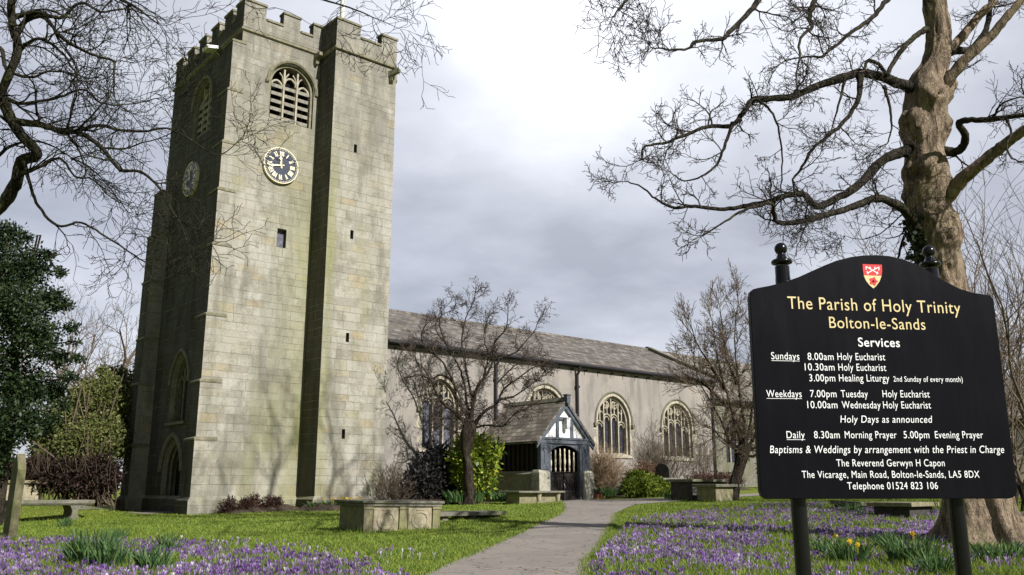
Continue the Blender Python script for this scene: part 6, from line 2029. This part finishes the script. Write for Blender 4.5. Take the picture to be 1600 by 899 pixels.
def daffodil(p, label, n, h, spread, flowers, seed, lean=0.12, wdt=0.02, group=None, cat='daffodils', name='daffodil_clump'):
    rr_ = random.Random(seed)
    t_ = thing(name, p, label, cat, rr_.uniform(0, 6), group)
    V, Fq = blades(rr_, n, h, spread, lean, wdt)
    fast_mesh('leaves', V, Fq, M['blade'], t_)
    for _ in range(flowers):
        a = rr_.uniform(0, 6.28); rad = spread * rr_.uniform(0.1, 1.0)
        x, y, z = rad * math.cos(a), rad * math.sin(a), h * rr_.uniform(0.7, 1.05)
        f = MB()
        f.tube([(x * 0.8, y * 0.8, -0.02), (x, y, z - 0.02), (x + 0.01, y - 0.02, z)], 0.004, 4)
        d = np.array(unit((rr_.gauss(0, 0.6), -1 + rr_.gauss(0, 0.5), 0.1))); s_ = np.cross(d, (0, 0, 1.0)); s_ /= np.linalg.norm(s_); u_ = np.cross(s_, d)
        c = np.array((x, y, z)); pr = 0.04
        for k_ in range(6):
            q0 = k_ * math.pi / 3
            r_ = math.cos(q0) * s_ + math.sin(q0) * u_; tq = -math.sin(q0) * s_ + math.cos(q0) * u_
            f.add([c, c + r_ * pr * 0.55 + tq * pr * 0.32 + d * 0.006, c + r_ * pr, c + r_ * pr * 0.55 - tq * pr * 0.32 + d * 0.006], [(0, 1, 2, 3)])
        ring0 = [c + d * 0.002 + 0.011 * (math.cos(q) * s_ + math.sin(q) * u_) for q in np.linspace(0, 2 * math.pi, 8, endpoint=False)]
        ring1 = [c + d * 0.034 + 0.018 * (math.cos(q) * s_ + math.sin(q) * u_) for q in np.linspace(0, 2 * math.pi, 8, endpoint=False)]
        f.add(ring0 + ring1, [(i, (i + 1) % 8, (i + 1) % 8 + 8, i + 8) for i in range(8)])
        f.build('flower', M['yellow'], t_)
    return t_
DG = 'daffodil clumps in the grass'
for (px, py, n, h, sp, fl, lb_) in [
    (142, 888, 110, 0.42, 0.26, 0, 'tallest clump of green daffodil leaves among the crocuses at the left'),
    (176, 893, 70, 0.32, 0.2, 0, 'short clump of daffodil leaves touching the tallest clump at the left'),
    (262, 870, 36, 0.3, 0.13, 0, 'thin daffodil clump right of the tallest left hand clump'),
    (237, 901, 60, 0.30, 0.17, 0, 'daffodil clump at the bottom edge left of centre'),
    (185, 846, 24, 0.2, 0.12, 0, 'small dark daffodil tuft at the upper edge of the left crocus patch'),
    (100, 824, 30, 0.22, 0.16, 0, 'pale daffodil tuft in front of the table tomb'),
    (1326, 884, 90, 0.27, 0.24, 2, 'daffodil clump with two yellow flowers just right of the left post of the notice board'),
    (1430, 886, 120, 0.33, 0.28, 1, 'dense daffodil clump with one yellow flower between the posts of the notice board'),
    (1292, 870, 60, 0.24, 0.2, 1, 'small daffodil clump beside the left post of the notice board'),
    (1335, 806, 50, 0.28, 0.2, 0, 'dark daffodil clump farther back, in front of the tilted ledger slab'),
    (1470, 905, 70, 0.26, 0.22, 0, 'daffodil leaves at the bottom edge left of the right post'),
    (1560, 880, 80, 0.26, 0.3, 0, 'daffodil leaves in front of the big trunk at the right'),
    (1592, 838, 60, 0.28, 0.3, 0, 'daffodil leaves at the right edge beside the big trunk'),
    (1390, 862, 50, 0.26, 0.18, 0, 'daffodil leaves behind the clump with one yellow flower'),
    (1048, 780, 50, 0.3, 0.25, 0, 'leafy tuft in front of the slab topped tomb'),
    (1070, 782, 40, 0.28, 0.25, 0, 'darker leafy tuft at the foot of the dark sided chest tomb'),
]:
    daffodil(gp(px, py), lb_, int(n * 2.0), h * 1.35, sp, fl, px, group=DG)
for (e_, n_, n, h, sp, fl, lb_) in [
    (16.35, 28.75, 80, 0.3, 0.45, 16, 'yellow daffodils in flower at the foot of the stair turret'),
    (17.0, 28.7, 80, 0.3, 0.45, 14, 'right hand patch of yellow daffodils below the stair turret'),
    (15.6, 28.9, 60, 0.25, 0.3, 0, 'green leafy clump left of the flowering daffodils'),
    (20.9, 27.7, 160, 0.5, 0.4, 0, 'blue green leafy clump in front of the near black shrub'),
    (21.4, 27.2, 120, 0.48, 0.35, 0, 'bright leafy clump left of the small bare trunk'),
    (22.3, 26.6, 110, 0.45, 0.35, 0, 'leafy clump under the golden laurel'),
    (27.4, 26.1, 160, 0.42, 0.5, 0, 'grassy green clump at the foot of the straw coloured shrub'),
    (28.5, 25.9, 120, 0.36, 0.45, 0, 'grassy clump between the straw coloured shrub and the juniper'),
    (42.0, 26.0, 90, 0.7, 0.5, 0, 'leafy clump beside the clipped hedge'),
]:
    p_ = ch(e_, n_); p_[2] = float(ground(p_[0], p_[1])) + 0.12
    daffodil(p_, lb_, n, h, sp, fl, int(e_ * 100), 0.14, 0.035, 'leafy clumps along the church beds')

# ------------------------------------------------------------------ crocuses and grass
def inside(poly, X, Y):
    poly = np.asarray(poly); r = np.zeros(len(X), bool)
    j = len(poly) - 1
    for i in range(len(poly)):
        xi, yi = poly[i]; xj, yj = poly[j]
        c = ((yi > Y) != (yj > Y)) & (X < (xj - xi) * (Y - yi) / (yj - yi + 1e-12) + xi)
        r ^= c; j = i
    return r
def vnoise(X, Y, s, seed):
    return np.array([mnoise.noise(Vector((x * s, y * s, seed))) for x, y in zip(X, Y)])
path_poly = np.array([*PATH_L, *PATH_R[::-1]])
br_poly = np.array([*BR_L, *BR_R[::-1]])
def blocked(X, Y):
    e = X * EV[0] + Y * EV[1]; n = X * NV[0] + Y * NV[1]
    b = inside(path_poly, X, Y) | inside(br_poly, X, Y)
    b |= (n > 29.3) & (e > 15.0) | (n > 30.4) & (e > 11.7) | (n > 27.7) & (e > 15.2) | (n > 25.9) & (e > 23.4) & (e < 27)
    return b
LB = [gp(*q)[:2] for q in [(-90, 852), (60, 850), (180, 848), (290, 852), (380, 864), (470, 874), (560, 886), (640, 899)]] + [np.array([-0.9, 7.2]), np.array([-7.2, 7.2])]
RB = [gp(*q)[:2] for q in [(950, 860), (985, 815), (1060, 806), (1150, 795), (1240, 790), (1310, 790), (1480, 800), (1640, 812)]] + [np.array([9.0, 7.2]), np.array([0.9, 7.2]), gp(918, 897)[:2]]
nr = np.random.default_rng(77)
PURP = np.array([(0.21, 0.085, 0.36), (0.315, 0.175, 0.455), (0.41, 0.28, 0.54), (0.14, 0.05, 0.27), (0.48, 0.38, 0.58), (0.70, 0.68, 0.70)])
def crocus_patch(name, poly, cand, label, clump, base_keep, pal):
    P = np.array(poly)
    X = nr.uniform(P[:, 0].min(), P[:, 0].max(), cand); Y = nr.uniform(P[:, 1].min(), P[:, 1].max(), cand)
    k = inside(P, X, Y) & ~blocked(X, Y)
    X, Y = X[k], Y[k]
    f = vnoise(X, Y, 0.5, 3.1) * 0.8 + vnoise(X, Y, 1.7, 8.4) * 0.6 + vnoise(X, Y, 4.5, 2.4) * 0.6
    thin = (1 - 0.6 * sstep(Y, 14, 21)) * (1 - 0.75 * sstep(X, 2.6, 3.6) * (1 - sstep(Y, 13.5, 15.5)))
    k = nr.random(len(X)) < np.clip(base_keep + clump * f, 0.02, 1) * thin
    X, Y = X[k], Y[k]; n = len(X)
    Z = ground(X, Y)
    h = nr.uniform(0.04, 0.115, n); pw = nr.uniform(0.010, 0.019, n); op = nr.uniform(0.004, 0.036, n) ** 1.0
    hue = PURP[nr.choice(len(PURP), n, p=pal)] * nr.uniform(0.75, 1.2, (n, 1))
    drift = np.clip(0.5 + 1.6 * vnoise(X, Y, 0.9, 5.5), 0, 1)[:, None]     # drifts of paler and deeper plants
    hue = hue * (0.75 + 0.3 * drift) + np.array([0.06, 0.055, 0.05]) * drift
    V, Cc = [], []
    a0 = nr.uniform(0, 6.28, n)
    lx, ly = nr.normal(0, 0.024, n), nr.normal(0, 0.024, n)
    for j in range(5):
        a = a0 + j * 2 * math.pi / 5
        ca, sa = np.cos(a), np.sin(a)
        bx, by = X + lx + ca * 0.006, Y + ly + sa * 0.006
        mx, my = X + lx + ca * (0.006 + op * 0.5), Y + ly + sa * (0.006 + op * 0.5)
        tx, ty = X + lx + ca * (0.008 + op), Y + ly + sa * (0.008 + op)
        zb, zm, zt = Z + h - 0.008, Z + h + 0.024, Z + h + 0.055 - op * 0.4
        q = np.stack([np.stack([bx, by, zb], 1), np.stack([mx - sa * pw * 0.6, my + ca * pw * 0.6, zm], 1), np.stack([tx, ty, zt], 1), np.stack([mx + sa * pw * 0.6, my - ca * pw * 0.6, zm], 1)], 1)
        V.append(q)
        cc = np.repeat((hue * nr.uniform(0.85, 1.15, (n, 1)))[:, None, :], 4, 1)
        Cc.append(cc)
    for _ in range(2):      # thin pale-ribbed leaves round each flower
        lh = nr.uniform(0.06, 0.13, n); aa = nr.uniform(0, 6.28, n); ox, oy = nr.normal(0, 0.02, n), nr.normal(0, 0.02, n)
        q = np.stack([np.stack([X + ox - 0.004 * np.cos(aa), Y + oy - 0.004 * np.sin(aa), Z], 1), np.stack([X + ox + 0.004 * np.cos(aa), Y + oy + 0.004 * np.sin(aa), Z], 1),
                      np.stack([X + ox * 2.2 + 0.002, Y + oy * 2.2, Z + lh], 1), np.stack([X + ox * 2.2 - 0.002, Y + oy * 2.2, Z + lh], 1)], 1)
        V.append(q); Cc.append(np.repeat((np.array([[0.10, 0.17, 0.05]]) * nr.uniform(0.6, 1.7, (n, 1)))[:, None, :], 4, 1))
    # stem: one narrow blade
    q = np.stack([np.stack([X - 0.003, Y, Z], 1), np.stack([X + 0.003, Y, Z], 1), np.stack([X + lx + 0.004, Y + ly, Z + h], 1), np.stack([X + lx - 0.004, Y + ly, Z + h], 1)], 1)
    V.append(q); Cc.append(np.repeat(np.tile(np.array([[0.5, 0.45, 0.55]]), (n, 1))[:, None, :], 4, 1))
    V = np.concatenate([v.reshape(-1, 3) for v in V]); Cc = np.concatenate([c.reshape(-1, 3) for c in Cc])
    o = fast_mesh(name, V, np.arange(len(V)).reshape(-1, 4), M['tint'], None, False, Cc)
    tag(o, label, 'crocuses', kind='stuff')
crocus_patch('crocuses', LB, 17000, 'purple crocuses carpeting the grass in the lower left corner', 1.5, 0.42, [0.3, 0.28, 0.2, 0.12, 0.06, 0.04])
crocus_patch('crocuses', RB, 50000, 'lilac and purple crocuses carpeting the grass right of the path', 1.7, 0.34, [0.28, 0.3, 0.22, 0.1, 0.07, 0.03])
SB = [gp(*q)[:2] for q in [(250, 846), (380, 852), (560, 868), (700, 868), (740, 880), (660, 899), (560, 886), (470, 874), (380, 864), (290, 852)]]
crocus_patch('crocuses', SB, 1500, 'scattered pale crocuses thinning out into the lawn left of the path', 0.9, 0.16, [0.1, 0.1, 0.2, 0.1, 0.2, 0.3])

def mnoise_patch(X, Y):
    return vnoise(X, Y, 0.8, 1.7) * 0.7 + vnoise(X, Y, 3.0, 4.4) * 0.5

def grass(name, count, label):
    D = 7.5 * (36 / 7.5) ** nr.random(count)
    X = D * nr.uniform(-0.64, 0.64, count); Y = D
    k = ~blocked(X, Y)
    k &= ~((mnoise_patch(X, Y) < -0.28) & (nr.random(count) < 0.75))
    # grass also creeps over the path's edges
    X, Y = X[k], Y[k]; n = len(X)
    lush = inside(np.array(LB), X, Y) | inside(np.array(RB), X, Y)
    Z = ground(X, Y)
    f = 1 + 0.5 * np.array([mnoise.noise(Vector((x * 1.3, y * 1.3, 0))) for x, y in zip(X, Y)])
    h = np.where(lush, nr.uniform(0.05, 0.14, n), nr.uniform(0.015, 0.06, n)) * f
    wdt = np.where(lush, 0.007, 0.006) * (0.7 + Y / 18)
    a = nr.uniform(0, 6.28, n); ln = h * 0.6
    dx, dy = nr.normal(0, 1, n) * ln, nr.normal(0, 1, n) * ln
    V = np.stack([np.stack([X - np.cos(a) * wdt, Y - np.sin(a) * wdt, Z - 0.004], 1), np.stack([X + np.cos(a) * wdt, Y + np.sin(a) * wdt, Z - 0.004], 1), np.stack([X + dx, Y + dy, Z + h], 1)], 1).reshape(-1, 3)
    o = fast_mesh(name, V, np.arange(3 * n).reshape(-1, 3), M['grassblade'])
    tag(o, label, 'grass', kind='stuff')
grass('grass', 420000, 'short green grass of the churchyard lawn')

# grass creeping over the path's edges, and leaf litter blown on to it
def fringe(count):
    V = []
    rr_ = random.Random(9)
    for P in (PATH_L, PATH_R):
        C = catmull([np.array([p[0], p[1], 0.0]) for p in P], 20)
        for _ in range(count):
            i = rr_.randrange(len(C) - 1)
            f = rr_.random()
            c = C[i] + (C[i + 1] - C[i]) * f
            if c[1] < 6.5: continue
            if (inside(br_poly, np.array([c[0]]), np.array([c[1]])) if P is PATH_R else [False])[0]: continue
            x, y = c[0] + rr_.gauss(0, 0.05), c[1] + rr_.gauss(0, 0.05)
            z = float(ground(x, y)); h = rr_.uniform(0.03, 0.09); a = rr_.uniform(0, 6.28); w_ = 0.006
            V += [(x - math.cos(a) * w_, y - math.sin(a) * w_, z), (x + math.cos(a) * w_, y + math.sin(a) * w_, z), (x + rr_.gauss(0, 0.03), y + rr_.gauss(0, 0.03), z + h)]
    o = fast_mesh('grass', V, np.arange(len(V)).reshape(-1, 3), M['grassblade'])
    tag(o, 'ragged tufts of grass along both edges of the path', 'grass', kind='stuff')
fringe(5200)
def litter(count):
    rr_ = np.random.default_rng(12)
    D = 8 * (34 / 8) ** rr_.random(count); X = D * rr_.uniform(-0.2, 0.2, count) ; Y = D
    k = inside(path_poly, X, Y); X, Y = X[k], Y[k]; n = len(X)
    Z = ground(X, Y) + 0.03; a = rr_.uniform(0, 6.28, n); L = rr_.uniform(0.015, 0.05, n); wd_ = L * rr_.uniform(0.2, 0.6, n)
    c, s_ = np.cos(a), np.sin(a); t = rr_.uniform(-0.008, 0.012, n)
    V = np.stack([np.stack([X - c * L, Y - s_ * L, Z], 1), np.stack([X + s_ * wd_, Y - c * wd_, Z + t], 1), np.stack([X + c * L, Y + s_ * L, Z + 0.006], 1), np.stack([X - s_ * wd_, Y + c * wd_, Z + t], 1)], 1).reshape(-1, 3)
    o = fast_mesh('fallen_leaves', V, np.arange(4 * n).reshape(-1, 4), M['twigstraw'])
    tag(o, 'dry fallen leaves and twigs scattered on the path', 'leaves', kind='stuff')
litter(1000)

def skirts():
    rr_ = random.Random(31); V = []
    for o in bpy.data.objects:
        if o.parent is None and o.get('category') in ('tomb', 'headstone', 'ledger') and o.location.y < 38:
            xs = [(o.matrix_basis @ (c.matrix_basis @ Vector(b))) for c in o.children for b in c.bound_box]
            loc = [o.matrix_basis.inverted() @ q for q in xs]
            low = [q for q in loc if q.z < 0.05] or loc
            x0, x1 = min(q.x for q in low), max(q.x for q in low); y0, y1 = min(q.y for q in low), max(q.y for q in low)
            for _ in range(420):
                t = rr_.random(); sd = rr_.randrange(4)
                lx, ly = [(x0 + (x1 - x0) * t, y0), (x0 + (x1 - x0) * t, y1), (x0, y0 + (y1 - y0) * t), (x1, y0 + (y1 - y0) * t)][sd]
                p = o.matrix_basis @ Vector((lx + rr_.gauss(0, 0.04), ly + rr_.gauss(0, 0.04), 0))
                z = float(ground(p.x, p.y)); h = rr_.uniform(0.05, 0.16); a = rr_.uniform(0, 6.28); w_ = 0.008
                V += [(p.x - math.cos(a) * w_, p.y - math.sin(a) * w_, z), (p.x + math.cos(a) * w_, p.y + math.sin(a) * w_, z), (p.x + rr_.gauss(0, 0.05), p.y + rr_.gauss(0, 0.05), z + h)]
    o = fast_mesh('grass', V, np.arange(len(V)).reshape(-1, 3), M['grassblade'])
    tag(o, 'longer grass left unmown round the foot of the tombs', 'grass', kind='stuff')
skirts()
